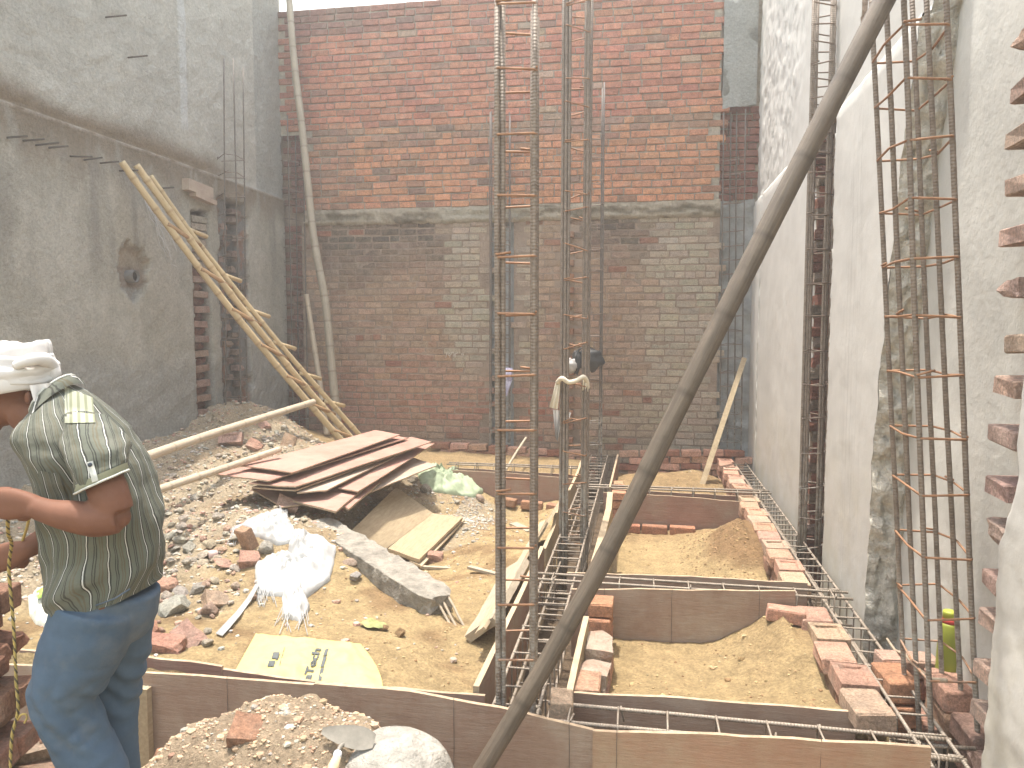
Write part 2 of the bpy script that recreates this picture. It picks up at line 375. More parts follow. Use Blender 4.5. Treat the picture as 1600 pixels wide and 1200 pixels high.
def part(mb, name, mats, root, smooth=True):
    """build a part in world coordinates under a thing that only has a location"""
    L = Vector(root.location); mb.v = [tuple(Vector(p)-L) for p in mb.v]
    return mb.build(name, mats, root, smooth)
# brick meshes -------------------------------------------------------
def brick_mesh(i, frog=False, chip=0.0, bev=0.007):
    bm = bmesh.new(); bmesh.ops.create_cube(bm, size=1.0)
    r = random.Random(i)
    for v in bm.verts:
        v.co.x *= 0.229; v.co.y *= 0.11; v.co.z *= 0.075
    if frog:
        f = max(bm.faces, key=lambda q: q.normal.z)
        bmesh.ops.inset_individual(bm, faces=[f], thickness=0.024)
        for v in f.verts: v.co.x *= 0.82
        g = bmesh.ops.inset_individual(bm, faces=[f], thickness=0.006)
        for v in f.verts: v.co.z -= 0.012
    else:
        bmesh.ops.bevel(bm, geom=list(bm.edges), offset=bev, segments=1, affect='EDGES')
    for v in bm.verts:
        v.co += Vector((r.uniform(-1, 1)*0.004, r.uniform(-1, 1)*0.0035, r.uniform(-1, 1)*0.003))
        if chip and v.co.x > 0: v.co.x -= r.uniform(0, chip)
    me = bpy.data.meshes.new('brick'); bm.to_mesh(me); bm.free()
    me.materials.append(M['brick_o']); return me
BR = [brick_mesh(i) for i in range(6)]
BRF = [brick_mesh(20+i, True) for i in range(3)]
def rough_brick(i):
    bm = bmesh.new(); bmesh.ops.create_cube(bm, size=1.0); bmesh.ops.subdivide_edges(bm, edges=list(bm.edges), cuts=2, use_grid_fill=True)
    r = random.Random(i)
    pls = [(Vector((r.uniform(.2, 1), r.uniform(-1, 1), r.uniform(-1, 1))).normalized(), r.uniform(.5, .64)) for _ in range(5)]
    for v in bm.verts:
        for n_, k in pls:
            d = v.co.dot(n_)-k
            if d > 0: v.co -= n_*d*.9
        q = v.co.copy(); v.co = Vector((q.x*.229, q.y*.11, q.z*.075))
        v.co += Vector((noise.noise(q*2.6+Vector((i, 0, 0))), noise.noise(q*2.6+Vector((0, i, 3))), noise.noise(q*2.6+Vector((3, 0, i)))))*.011
    me = bpy.data.meshes.new('brick'); bm.to_mesh(me); bm.free(); me.materials.append(M['brick_o']); return me
BRC = [rough_brick(40+i) for i in range(7)]
def brick(loc, rot=(0, 0, 0), col=(.4, .2, .13), scl=(1, 1, 1), parent=None, me=None, mat=None):
    o = link('brick', me or random.choice(BR), parent)
    o.location = Vector(loc)-(Vector(parent.location) if parent else Vector()); o.rotation_euler = rot; o.scale = scl
    o.color = (*col, 1)
    if mat:
        o.material_slots[0].link = 'OBJECT'; o.material_slots[0].material = mat
    return o
def jit(c, k=0.12):
    q = rnd(1-k, 1+k); return tuple(max(0.01, x*q*rnd(0.96, 1.04)) for x in c)
# ================================================================== GROUND
XL, XR, YB = -4.94, 1.30, 10.0
CP = []
for u, v, Y in [(220, 1015, 3.4), (400, 1000, 3.7), (600, 1010, 3.8), (745, 1050, 3.9), (300, 950, 4.0), (430, 960, 4.1), (560, 950, 4.4), (640, 950, 4.5),
                (740, 950, 4.7), (750, 850, 6.0), (740, 775, 8.2), (260, 900, 4.5), (250, 800, 5.4), (330, 800, 5.4), (400, 800, 5.3), (450, 830, 5.0), (380, 880, 4.6),
                (250, 740, 6.2), (340, 720, 6.6), (400, 690, 7.4), (300, 668, 7.6), (400, 632, 8.4), (450, 662, 8.2), (510, 700, 8.6), (520, 830, 5.2),
                (600, 880, 5.2), (30, 850, 4.4), (650, 900, 5.4), (700, 880, 5.8), (690, 950, 4.6), (60, 975, 3.6), (225, 692, 6.8), (800, 800, 8.3),
                (850, 815, 7.6), (840, 850, 6.5), (800, 900, 5.2), (790, 1000, 4.2)]:
    p = at(u, v, Y=Y); CP.append((p.x, p.y, p.z))
CP += [(-2.95, 6.6, .14), (-2.95, 7.6, .12), (-2.33, 5.88, -.14), (-2.13, 6.15, -.32), (-2.04, 7.25, -.29), (-2.42, 7.26, -.08), (-1.7, 7.07, -.28), (-1.74, 5.79, -.29), (-2.2, 6.6, -.23), (-4.9, 9.8, .25), (-3.2, 9.6, .0), (-2.0, 9.6, -.03), (-1.0, 9.6, -.05), (-1.0, 8.95, -.12), (-2.2, 8.95, -.08), (-4.9, 5.2, .30), (-4.9, 3.4, .1), (-3.2, 8.4, .1)]
_P = np.array(CP)
def _k(d): return d*d*np.log(d+1e-9)
_D = np.hypot(_P[:, None, 0]-_P[None, :, 0], _P[:, None, 1]-_P[None, :, 1])
_n = len(CP); _A = np.zeros((_n+3, _n+3)); _A[:_n, :_n] = _k(_D)+np.eye(_n)*0.02
_A[:_n, _n] = 1; _A[:_n, _n+1:] = _P[:, :2]; _A[_n, :_n] = 1; _A[_n+1:, :_n] = _P[:, :2].T
_W = np.linalg.solve(_A, np.concatenate([_P[:, 2], np.zeros(3)]))
def left_z(x, y):
    d = np.hypot(_P[:, 0]-x, _P[:, 1]-y)
    return float(_k(d) @ _W[:_n] + _W[_n] + _W[_n+1]*x + _W[_n+2]*y)
TR = -0.58                               # trench floor
SAND, DARK_SOIL, RUB, GREY = (0.45, 0.335, 0.18), (0.28, 0.18, 0.095), (0.43, 0.35, 0.245), (0.37, 0.34, 0.29)  # second tone is a darker soil, mixed over bays and heaps
def cmix(a, b, t): return tuple(lerp(p, q, t) for p, q in zip(a, b))
def terrain(x, y):
    n = fbm(x*1.7, y*1.7, 1.3, 5); n2 = fbm(x*7, y*7, 4.1, 5); n3 = fbm(x*22, y*22, 9.7, 3)
    col = SAND
    if y < 3.02:                                            # working strip in front of the shuttering
        z = lerp(-0.12, -0.46, sstep(1.9, 2.7, y)); z += 0.02*n+0.012*n2
        hd = math.hypot((x+1.21)/0.85, (y-2.52)/0.56)
        hz = 0.67*max(0, 1-hd*hd)**0.9
        z += hz*(1+0.05*n2) + (0.016*n3 if hz > 0.02 else 0)
        col = cmix((0.38, 0.285, 0.19), (0.43, 0.335, 0.235), sstep(0, .3, hz))
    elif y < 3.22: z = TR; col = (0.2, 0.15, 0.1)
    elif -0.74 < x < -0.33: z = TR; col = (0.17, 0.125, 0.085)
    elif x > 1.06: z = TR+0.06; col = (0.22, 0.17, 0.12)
    elif x <= -0.74:
        if 8.46 < y < 8.74 and x > -2.35: z = TR
        else:
            z = left_z(x, y)
            rub = max(sstep(-2.2, -3.0, x+0.35*n)*sstep(3.5, 4.1, y), sstep(-1.7, -2.5, x)*sstep(4.6, 5.4, y+0.3*n))
            rub *= 1-sstep(8.6, 9.0, y)
            z += 0.018*n+0.012*n2+0.005*n3+rub*(0.034*n2+0.020*n3)
            col = cmix(SAND, RUB, rub)
            col = cmix(col, DARK_SOIL, sstep(0.05, 0.5, fbm(x*2.3+9, y*2.3, 2, 4))*(0.75-0.4*rub))
            if y > 8.7: col = cmix(SAND, DARK_SOIL, 0.45)
            if x > -1.9 and 6.2 < y < 8.3: col = cmix(col, GREY, 0.5*sstep(-1.3, -1.8, x))
    else:                                                    # the three bays of the foundation grid
        if y < 3.42: z = TR
        elif y < 4.53:
            z = -0.25+0.24*sstep(0.30, 0.9, x)*sstep(3.7, 4.4, y)+0.10*sstep(4.0, 3.45, y)+0.06*sstep(0.6, 0.9, x)
            k = sstep(0.4, 0.8, x+0.15*n)*sstep(3.9, 4.3, y)*0.35
            z += 0.02*n+0.014*n2+0.004*n3+k*0.03*n3; z = min(z, lerp(0.3, -0.06, sstep(.66, .84, x))); col = cmix(SAND, DARK_SOIL, max(0.25*max(0, n2), k))
        elif y < 4.93: z = TR
        elif y < 7.42:
            hp = math.exp(-((x-0.85)/0.42)**2-((y-6.35)/0.75)**2)
            z = -0.36+0.40*hp+0.05*sstep(5.6, 5.0, y)
            z += 0.022*n+0.016*n2+0.005*n3+hp*0.02*n3; z = min(z, lerp(0.3, -0.03, sstep(.66, .84, x)))
            col = cmix(SAND, DARK_SOIL, min(1, sstep(0.35, 0.65, hp+0.15*n)+0.5*sstep(5.35, 5.0, y)+0.5*sstep(6.9, 7.3, y)))
        elif y < 7.74: z = TR
        else:
            hp = math.exp(-((x+0.05)/0.42)**2-((y-8.7)/0.55)**2)+0.9*math.exp(-((x-0.6)/0.4)**2-((y-9.0)/0.6)**2)
            z = -0.30+0.24*hp+0.02*n+0.02*n2+0.006*n3; col = cmix(SAND, DARK_SOIL, 0.62+0.2*n)  # whole far bay mixed towards the darker soil tone
    return z, tuple(max(.02, c*(1+0.13*n2)) for c in col)
gx = np.arange(XL-0.03, 1.62, 0.025); gy = np.concatenate([np.arange(0.9, 6.0, 0.025), np.arange(6.0, 10.16, 0.035)])
NX, NY = len(gx), len(gy); ZG = np.zeros((NY, NX)); CG = []
vs = []
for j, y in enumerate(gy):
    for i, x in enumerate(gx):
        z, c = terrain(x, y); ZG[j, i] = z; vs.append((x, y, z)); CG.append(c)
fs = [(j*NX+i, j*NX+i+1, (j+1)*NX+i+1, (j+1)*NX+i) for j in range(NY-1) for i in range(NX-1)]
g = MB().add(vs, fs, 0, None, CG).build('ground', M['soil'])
tag(g, 'sandy site ground with rubble heap and foundation bays', kind='structure')
far = MB().add([(-120, -120, -0.75), (120, -120, -0.75), (120, 120, -0.75), (-120, 120, -0.75)], [(0, 1, 2, 3)], 0, None, (0.33, 0.27, 0.19)).build('surrounding_ground', M['soil'])
tag(far, 'flat ground beyond the plot', kind='structure')
def gz(x, y):
    i = np.searchsorted(gx, x)-1; j = np.searchsorted(gy, y)-1
    i = min(max(i, 0), NX-2); j = min(max(j, 0), NY-2)
    a = (x-gx[i])/(gx[i+1]-gx[i]); b_ = (y-gy[j])/(gy[j+1]-gy[j])
    return float((ZG[j, i]*(1-a)+ZG[j, i+1]*a)*(1-b_)+(ZG[j+1, i]*(1-a)+ZG[j+1, i+1]*a)*b_)
def hit(u, v):
    d = ray(u, v).normalized(); t = 1.5
    while t < 14:
        p = CAM+d*t
        if p.z < gz(p.x, p.y): 
            lo, hi = t-0.04, t
            for _ in range(8):
                mid = (lo+hi)/2; q = CAM+d*mid
                if q.z < gz(q.x, q.y): hi = mid
                else: lo = mid
            return CAM+d*hi
        t += 0.04
    return CAM+d*8

# ================================================================== WALL OF BARE BRICK AT THE BACK
COURSE, BLEN = 0.0885, 0.243
bw = thing('brick_wall', 'tall bare red brick wall closing the far end of the plot', 'brick wall', (XL, YB, -0.6))
TOPZ = 5.84
def back(mb, x0, x1, z0, z1, y, name, mat, amp=0.006, cell=0.05, sc=6):
    xs = np.linspace(x0, x1, max(2, int((x1-x0)/cell))); zs = np.linspace(z0, z1, max(2, int((z1-z0)/cell)))
    vs = [(x, y+amp*fbm(x*sc, z*sc, y, 4), z) for z in zs for x in xs]; n = len(xs)
    fs = [(j*n+i, j*n+i+1, (j+1)*n+i+1, (j+1)*n+i) for j in range(len(zs)-1) for i in range(n-1)]
    return part(MB().add(vs, fs), name, mat, bw)
MX0, MX1, LX1, RX0 = -2.06, -1.66, -4.56, 0.88
back(None, LX1, RX0, 3.02, TOPZ, YB+0.010, 'mortar_bed', M['mortar'])
back(None, LX1-0.1, MX0+.05, -0.6, 3.10, YB+0.007, 'mortar_bed', M['mortar_dark'], 0.004)
back(None, MX1-.05, RX0+.02, -0.6, 3.10, YB+0.007, 'mortar_bed', M['mortar_dark'], 0.004)
back(None, XL-0.1, LX1+.02, 4.2, TOPZ, YB+0.011, 'mortar_bed', M['mortar'])
back(None, XL-0.1, LX1+0.1, -0.6, 4.4, YB+0.15, 'chase_back', M['mortar_dark'], 0.01)
back(None, MX0-0.15, MX1+0.15, -0.6, 3.05, YB+0.13, 'chase_back', M['chase'], 0.03, 0.03, 5)
back(None, RX0-0.15, XR+.02, -0.6, 3.2, YB+0.13, 'chase_back', M['chase'], 0.03, 0.03, 5)
back(None, RX0-0.15, XR+.02, 3.15, 4.36, YB+0.14, 'chase_back', M['mortar'], 0.01)
core = MB().box((-1.82, YB+0.28, 2.6), (6.5, 0.22, 6.44)); part(core, 'wall_core', M['mortar'], bw, False)
# plaster strip proud of the brick at the right top corner, with a broken lower edge
xs = np.linspace(0.90, XR, 16); zs = np.linspace(4.30, TOPZ+.25, 50); vs = []
for z in zs:
    for i, x in enumerate(xs):
        zz = z if z > 4.31 else z+0.05*fbm(x*6, 2, 0)
        vs.append((x+(0.012*fbm(z*5, 3, 1) if i == 0 else 0), YB-0.018+0.012*fbm(x*3, z*3, 7, 5), zz))
mbp = MB(); n = 16
mbp.add(vs, [(j*n+i, j*n+i+1, (j+1)*n+i+1, (j+1)*n+i) for j in range(len(zs)-1) for i in range(n-1)], 0, None, (0.36, 0.37, 0.355))
mbp.box((1.10, YB+0.02, 5.19), (0.39, 0.07, 1.72), None, 0, (0.36, 0.37, 0.355))
part(mbp, 'plaster_strip', M['plaster_v'], bw)
# the rough slab-edge band halfway up
xs = np.linspace(LX1-.05, RX0+0.02, 260); prof = [(0.00, 3.19), (-0.012, 3.165), (-0.034, 3.13), (-0.02, 3.095), (-0.03, 3.05), (-0.05, 3.02), (-0.02, 2.985), (0.01, 2.97)]
vs = []; cc = []
for k, (dy, z) in enumerate(prof):
    for x in xs:
        q = fbm(x*9, k*0.7, 3, 5)
        vs.append((x, YB+dy*(1+0.7*q), z+0.014*fbm(x*11, k*0.9, 8, 4)+(-0.016*abs(q) if k == 6 else 0)))
        cl = cmix((0.40, 0.345, 0.265), (0.17, 0.14, 0.095), sstep(-0.1, 0.4, fbm(x*3, k*.5, 12, 4)+(0.25 if k in (3, 4) else -0.1)))
        cc.append(cmix(cl, (0.40, 0.36, 0.28), sstep(-2.9, -2.5, x)*sstep(-1.4, -2.0, x)*0.8))
n = len(xs)
part(MB().add(vs, [(j*n+i, (j+1)*n+i, (j+1)*n+i+1, j*n+i+1) for j in range(len(prof)-1) for i in range(n-1)], 0, None, cc), 'mortar_ledge', M['plaster_v'], bw)
def brick_col(x, z):
    r = random.random(); k = fbm(x*1.1, z*1.1, 5, 3); k2 = fbm(x*4, z*4, 15, 3)
    RED, ORG, DRK, BRN, GRY, SOOT = (0.50, 0.215, 0.15), (0.56, 0.285, 0.17), (0.27, 0.18, 0.145), (0.42, 0.295, 0.215), (0.45, 0.395, 0.31), (0.125, 0.10, 0.08)
    if z > 4.28:
        c = (cmix(RED, ORG, random.random()*.45)) if r < .88 else (cmix(RED, ORG, .7) if r < .93 else (cmix(RED, DRK, .7) if r < .975 else (0.46, 0.33, 0.24)))
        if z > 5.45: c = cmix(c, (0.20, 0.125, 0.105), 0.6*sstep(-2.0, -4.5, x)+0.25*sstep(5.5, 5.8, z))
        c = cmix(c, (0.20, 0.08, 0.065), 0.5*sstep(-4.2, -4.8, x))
    elif z > 3.1:
        c = (0.55, 0.27, 0.16) if r < .62 else (ORG if r < .8 else (0.38, 0.215, 0.145))
        if z > 4.05 and r < 0.6: c = cmix(c, cmix(DRK, BRN, rnd(0, .6)), .75)
        if r > .96: c = cmix(c, DRK, .8)
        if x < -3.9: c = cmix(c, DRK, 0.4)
    else:
        c = cmix(BRN, (0.385, 0.25, 0.17), random.random())
        soot = sstep(1.9, 2.7, z+0.5*k)*sstep(-2.35, -2.9, x+0.4*k)*sstep(-4.7, -4.2, x)
        soot = max(soot, sstep(2.05, 2.9, z+0.5*k)*sstep(-1.2, -0.7, x)*sstep(0.55, 0.1, x+0.4*k))
        c = cmix(c, SOOT, soot*rnd(0.6, 1))
        if soot > .3 and r > .97: c = (0.37, 0.17, 0.11)
        red = sstep(1.15, 0.7, z+0.35*k)*sstep(-0.6, -1.2, x)
        c = cmix(c, (0.43, 0.21, 0.15), red*rnd(.6, .95))
        gy_ = max(sstep(-2.75, -2.45, x+0.3*k)*sstep(-1.3, -1.6, x)*sstep(0.4, 1.5, z), sstep(-0.2, 0.35, x+0.5*k)*sstep(-.3, .5, z+.3))
        gy_ = max(gy_, 0.55*sstep(1.5, 0.2, z)*sstep(-0.9, -0.6, x), 0.45*sstep(.5, 0, z))
        c = cmix(c, GRY, min(1, gy_*rnd(0.7, 1.1)))
        if r > .95 and gy_ < .6: c = cmix(c, (0.33, 0.14, 0.09), .8)
    return jit(c, 0.13)
BL = []           # (x, y, z, rotz, sx, colour)
nrow = int((TOPZ+0.55)/COURSE)
for r_ in range(nrow):
    z = TOPZ-0.045-r_*COURSE
    if 2.97 < z < 3.17: continue
    x = XL-0.02+(0.5*BLEN if r_ % 2 else 0)-rnd(0, .04)
    hdr = (r_ % 9 == 4) and z < 4.2
    while x < XR-0.02:
        L = BLEN if not hdr else 0.125
        if random.random() < .07: L *= 0.55
        L *= rnd(0.96, 1.04); cx = x+L/2; x += L
        y = YB+(0.046 if z > 3.1 else 0.0545); c = None
        jag = 0.05*(1 if r_ % 2 else -1)+0.05*fbm(r_*0.9, 2, 2)
        if z < 3.0 and MX0+jag-0.03 < cx < MX1+jag*-1+0.05: continue
        if cx > RX0+jag*.5:
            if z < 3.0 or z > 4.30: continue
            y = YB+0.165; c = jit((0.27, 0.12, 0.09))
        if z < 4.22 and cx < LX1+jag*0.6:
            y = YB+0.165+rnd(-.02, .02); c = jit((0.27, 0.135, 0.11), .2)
        dy = 0
        if z < 3.0 and -1.06 < cx < -0.88 and -0.1 < z < 2.95:
            continue
        mess = 0.008 if z > 4.28 else 0.005
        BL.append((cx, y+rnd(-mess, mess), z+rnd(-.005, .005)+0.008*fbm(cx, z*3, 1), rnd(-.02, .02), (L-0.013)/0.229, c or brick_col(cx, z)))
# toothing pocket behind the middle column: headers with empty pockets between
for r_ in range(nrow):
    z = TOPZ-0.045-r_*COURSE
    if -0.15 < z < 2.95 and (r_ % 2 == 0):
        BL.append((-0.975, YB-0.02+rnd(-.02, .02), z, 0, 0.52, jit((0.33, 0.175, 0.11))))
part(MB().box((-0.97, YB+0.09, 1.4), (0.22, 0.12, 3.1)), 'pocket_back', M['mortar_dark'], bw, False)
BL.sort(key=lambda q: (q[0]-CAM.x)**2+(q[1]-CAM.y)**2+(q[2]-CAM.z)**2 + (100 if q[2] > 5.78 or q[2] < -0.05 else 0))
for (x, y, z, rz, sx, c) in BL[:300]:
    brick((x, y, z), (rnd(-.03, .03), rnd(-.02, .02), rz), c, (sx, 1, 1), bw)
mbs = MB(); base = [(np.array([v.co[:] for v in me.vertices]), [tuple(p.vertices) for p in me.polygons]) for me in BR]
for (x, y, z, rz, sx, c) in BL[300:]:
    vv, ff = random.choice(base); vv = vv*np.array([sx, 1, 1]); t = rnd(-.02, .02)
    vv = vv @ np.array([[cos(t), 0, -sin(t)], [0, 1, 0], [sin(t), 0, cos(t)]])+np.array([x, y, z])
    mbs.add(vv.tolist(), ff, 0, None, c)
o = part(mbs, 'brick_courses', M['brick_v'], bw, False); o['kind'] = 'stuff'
# chalked measurement on the wall
def strokes(name, lines, r, mat, parent, mapf):
    mb = MB()
    for ln in lines: mb.tube([mapf(p) for p in ln], r, 5)
    return part(mb, name, mat, parent)
def chm(p):
    q = at(680+p[0]/26.67, 530+p[1]/26.67, Y=YB-0.018); return q
strokes('chalk_marking', [[(495, 545), (470, 650), (435, 775)], [(625, 620), (580, 590), (540, 630), (560, 680), (630, 660), (635, 620), (605, 760)],
                          [(680, 545), (675, 640)], [(770, 560), (690, 560)], [(950, 565), (860, 600), (825, 640), (850, 690), (845, 740), (785, 740)], [(785, 600), (780, 740)],
                          [(1105, 590), (1100, 660)], [(1160, 590), (1160, 680)]], 0.0055, M['chalk'], bw, chm)

# ================================================================== GREY RENDERED WALL AT THE LEFT
lw = thing('rendered_wall', 'grey cement rendered wall with a ledge and drain hole', 'rendered wall', (XL, 6, -0.6))
def stripz(z): return z
def lw_depth(y, z):
    """outward (+x) offset of the face and its colour, darkest in the slots"""
    n = fbm(y*1.3, z*1.3, 3, 5); n2 = fbm(y*5, z*5, 6, 5)
    low = z < 3.34
    if not low:
        d = 0.008*n+0.007*n2+0.016*abs(fbm(y*4-z*3, z*4.5, 2, 4))+0.006*abs(fbm(y*11-z*7, z*13, 2, 3))
        c = cmix((0.425, 0.405, 0.355), (0.475, 0.455, 0.40), sstep(-.5, .5, n+0.4*n2))
        # trowel-thrown plaster patch
        if abs(y-7.76) < 0.06+0.01*n and z > 3.75: c = cmix(c, (0.52, 0.52, 0.50), .85); d += 0.008
        st = sstep(0.30+0.16*fbm(y*0.9, 0, 5), 0.06, z-3.34)*sstep(9.2, 8.0, y)
        c = cmix(c, (0.19, 0.135, 0.08), 0.95*st)
        if y > 9.3: c = cmix(c, (0.235, 0.24, 0.23), .5)
    else:
        d = 0.028+0.005*n+0.003*n2
        c = cmix((0.40, 0.375, 0.315), (0.465, 0.44, 0.38), sstep(-.4, .5, n+.5*n2))
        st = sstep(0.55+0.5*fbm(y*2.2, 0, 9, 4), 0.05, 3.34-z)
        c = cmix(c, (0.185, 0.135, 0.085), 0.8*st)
        drip = sstep(0.0, 0.6, fbm(y*4.2+.3*n, z*0.6, 21, 5)+0.1*n2)*sstep(1.7, 2.5, z)*sstep(3.3, 3.0, z)
        c = cmix(c, (0.22, 0.205, 0.18), 0.55*drip)
        c = cmix(c, (0.365, 0.355, 0.325), sstep(1.45, 1.1, z+.25*n)*.8)
        c = cmix(c, (0.36, 0.34, 0.29), .5*sstep(.25, .6, fbm(y*6, z*2, 33, 4))*sstep(1.6, 2.6, z))
        if z < 1.3+.2*n: d += 0.012*n2+0.01*abs(fbm(y*9, z*9, 2, 4))
        e1 = 0.03*fbm(z*5, 1, 1, 3)
        if z < 2.92+0.04*n and 7.80+e1 < y < 8.13+e1*.5: d = -0.10; c = (0.12, 0.09, 0.075)  # slot back coloured much darker than the face
        e2 = 0.05*fbm(z*4, 4, 1, 4)
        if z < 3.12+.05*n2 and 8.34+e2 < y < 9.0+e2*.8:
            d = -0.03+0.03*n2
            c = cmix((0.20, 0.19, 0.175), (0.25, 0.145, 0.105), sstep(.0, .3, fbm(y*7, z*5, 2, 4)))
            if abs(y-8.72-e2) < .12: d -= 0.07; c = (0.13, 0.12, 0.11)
        # broken-out patch round the drain pipe
        py, pz = y-6.80, z-2.10
        pr = math.hypot(py/0.235, (pz-0.04)/0.27)+0.40*fbm(py*6+2, pz*6, 3, 5)
        if pr < 0.92:
            d = -0.035+0.02*n2
            c = (0.29, 0.24, 0.195) if pz < 0.10 else (0.38, 0.32, 0.25)
            if pz < -.10: c = (0.33, 0.31, 0.28)
    return d, tuple(max(.02, q) for q in c)
ys = np.concatenate([np.arange(1.0, 5.0, 0.1), np.arange(5.0, 10.02, 0.026)]); zs = np.concatenate([np.arange(-0.6, 3.33, 0.028), [3.336, 3.344, 3.352], np.arange(3.37, 6.36, 0.032)])
vs = []; cc = []
for z in zs:
    for y in ys:
        d, c = lw_depth(y, z)
        if 3.33 < z < 3.355: d = 0.034+0.004*fbm(y*9, 0, 0); c = cmix((0.36, 0.31, 0.255), c, max(0, min(1, fbm(y*5, 7, 1)+.2)))
        vs.append((XL+d, y, z)); cc.append(c)
n = len(ys)
part(MB().add(vs, [(j*n+i, j*n+i+1, (j+1)*n+i+1, (j+1)*n+i) for j in range(len(zs)-1) for i in range(n-1)], 0, None, cc), 'render_face', M['plaster_v'], lw)
part(MB().box((XL-0.22, 5.6, 2.85), (0.2, 9.4, 7.0)), 'wall_core', M['mortar'], lw, False)
# toothed bricks in the narrow slot
k = 0
z = 0.30
while z < 2.88:
    if k % 2 == 0 or z > 2.3:
        brick((XL-0.04+rnd(-.015, .01), 7.965+rnd(-.02, .02), z), (rnd(-.04, .04), rnd(-.05, .05), pi/2+rnd(-.05, .05)), jit((0.36, 0.235, 0.18)) if z < 2.3 else jit((0.35, 0.29, 0.235)), (1.25, 1, 1), lw)
    else:
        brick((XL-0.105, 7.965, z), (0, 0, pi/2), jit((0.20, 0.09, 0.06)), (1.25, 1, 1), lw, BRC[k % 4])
    z += 0.0835; k += 1
for q in range(26):                                          # broken brick ends inside the column chase
    y = rnd(8.42, 8.95); z = 0.5+q*0.10
    brick((XL-0.055+rnd(-.02, .02), y, z), (rnd(-.1, .1), rnd(-.1, .1), pi/2+rnd(-.15, .15)), jit((0.27, 0.20, 0.165), .25), (rnd(.5, .9), 1, .9), lw, random.choice(BRC))
for (u, v) in [(165, 27), (200, 90), (10, 215), (35, 220), (55, 227), (75, 231), (108, 244), (130, 250), (155, 255), (185, 267), (240, 295)]:
    p = at(u, v, X=XL+0.02); mb = MB().tube([p, p+Vector((0.22+rnd(-.03, .03), -0.02, -0.01+rnd(-.01, .02)))], 0.008, 6)
    part(mb, 'rebar_stub', M['wire'], lw)
py, pz = 6.80, 2.10
mb = MB(); ring = []
for (x, r) in ((-0.10, .062), (0.045, .062), (0.045, .047), (-0.10, .047)):
    ring.append([(XL+x, py+r*cos(a), pz+r*sin(a)) for a in np.linspace(0, 2*pi, 20, endpoint=False)])
mb.loft(ring, 0, None, False)
part(mb, 'drain_pipe', M['pipe'], lw)
part(MB().tube([(XL+0.01, py, pz), (XL+0.022, py, pz)], 0.048, 14), 'bore_shade', M['hole'], lw)  # dark disc plugging the mouth, painted as the shade inside the pipe
L0 = at(288, 287, X=XL+.05); L1 = at(325, 303, X=XL+.05)
mb = MB(); R = Matrix.Rotation(-0.05, 3, 'X'); mb.box((L0+L1)/2, (0.12, (L1-L0).length*1.05, 0.12), R); mb.box((L0+L1)/2+Vector((.01, .1, -.09)), (0.1, (L1-L0).length*.9, 0.05), Matrix.Rotation(-0.09, 3, 'X'))
part(mb, 'lintel_stub', M['ply_old'], lw, False)
mb = MB()
for q in range(7):
    a = at(224+q*1.5, 308+q*3, X=XL+0.04); c_ = [a]
    for s_ in range(7): c_.append(c_[-1]+Vector((rnd(0, .006), rnd(0.02, .09), rnd(-.13, .0))))
    mb.tube(c_, 0.0022, 4)
part(mb, 'tangled_strings', M['string'], lw)

# ================================================================== WHITE WALL AT THE RIGHT
ww = thing('plastered_wall', 'white plastered wall with a slot of broken brick and a broken end', 'plastered wall', (XR, 7, -0.6))
def end_y(z):
    return pl(z, [(-0.6, 4.74), (0.0, 4.72), (1.0, 4.66), (1.8, 4.50), (2.5, 4.36), (3.0, 4.18), (3.4, 4.02), (6.5, 4.02)])+0.035*fbm(z*4, 0, 3, 5)+0.02*fbm(z*14, 1, 3, 3)
LEDGE = 3.14
def rw(y, z):
    n = fbm(y*1.2, z*1.2, 13, 5); n2 = fbm(y*6, z*6, 16, 5)
    d = 0.006*n+0.002*n2
    if z > LEDGE:
        d -= 0.045
        if 5.30+.04*n2 < y < 5.42+.05*n2 and 3.45 < z < 4.15+.1*n: d -= 0.05
        rough = sstep(7.3, 8.3, y+(z-3.3)*0.6); d += rough*(0.011*n2+0.012*fbm(y*12+z*5, z*14, 3, 4))
    else:
        e = 0.022*fbm(z*5, 3, 1, 5)+0.01*fbm(z*17, 3, 1)
        if 5.84+e < y < 6.36+e*2.2: d = -0.155
        ck = 9.36+0.03*fbm(z*3, 1, 9, 4)
        if abs(y-ck) < 0.018+0.02*max(0, fbm(z*6, 2, 7, 4))+(0.05 if z > 2.6 else 0): d -= 0.05
        if z > LEDGE-0.04: d -= 0.01*(1+n2)
    pass
    return d
zs = np.concatenate([np.arange(-0.6, LEDGE-.01, 0.035), [LEDGE-0.004, LEDGE+.004], np.arange(LEDGE+0.03, 6.4, 0.04)]); NS = 210
vs = []
for z in zs:
    y0 = end_y(z)
    for s_ in range(NS):
        y = y0+(10.02-y0)*(s_/(NS-1))**1.15
        vs.append((XR-rw(y, z), y, z))
n = NS
mbw = MB().add(vs, [(j*n+i, (j+1)*n+i, (j+1)*n+i+1, j*n+i+1) for j in range(len(zs)-1) for i in range(n-1)])
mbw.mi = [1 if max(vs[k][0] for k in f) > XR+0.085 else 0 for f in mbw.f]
part(mbw, 'plaster_face', [M['white'], M['mortar_dark']], ww)
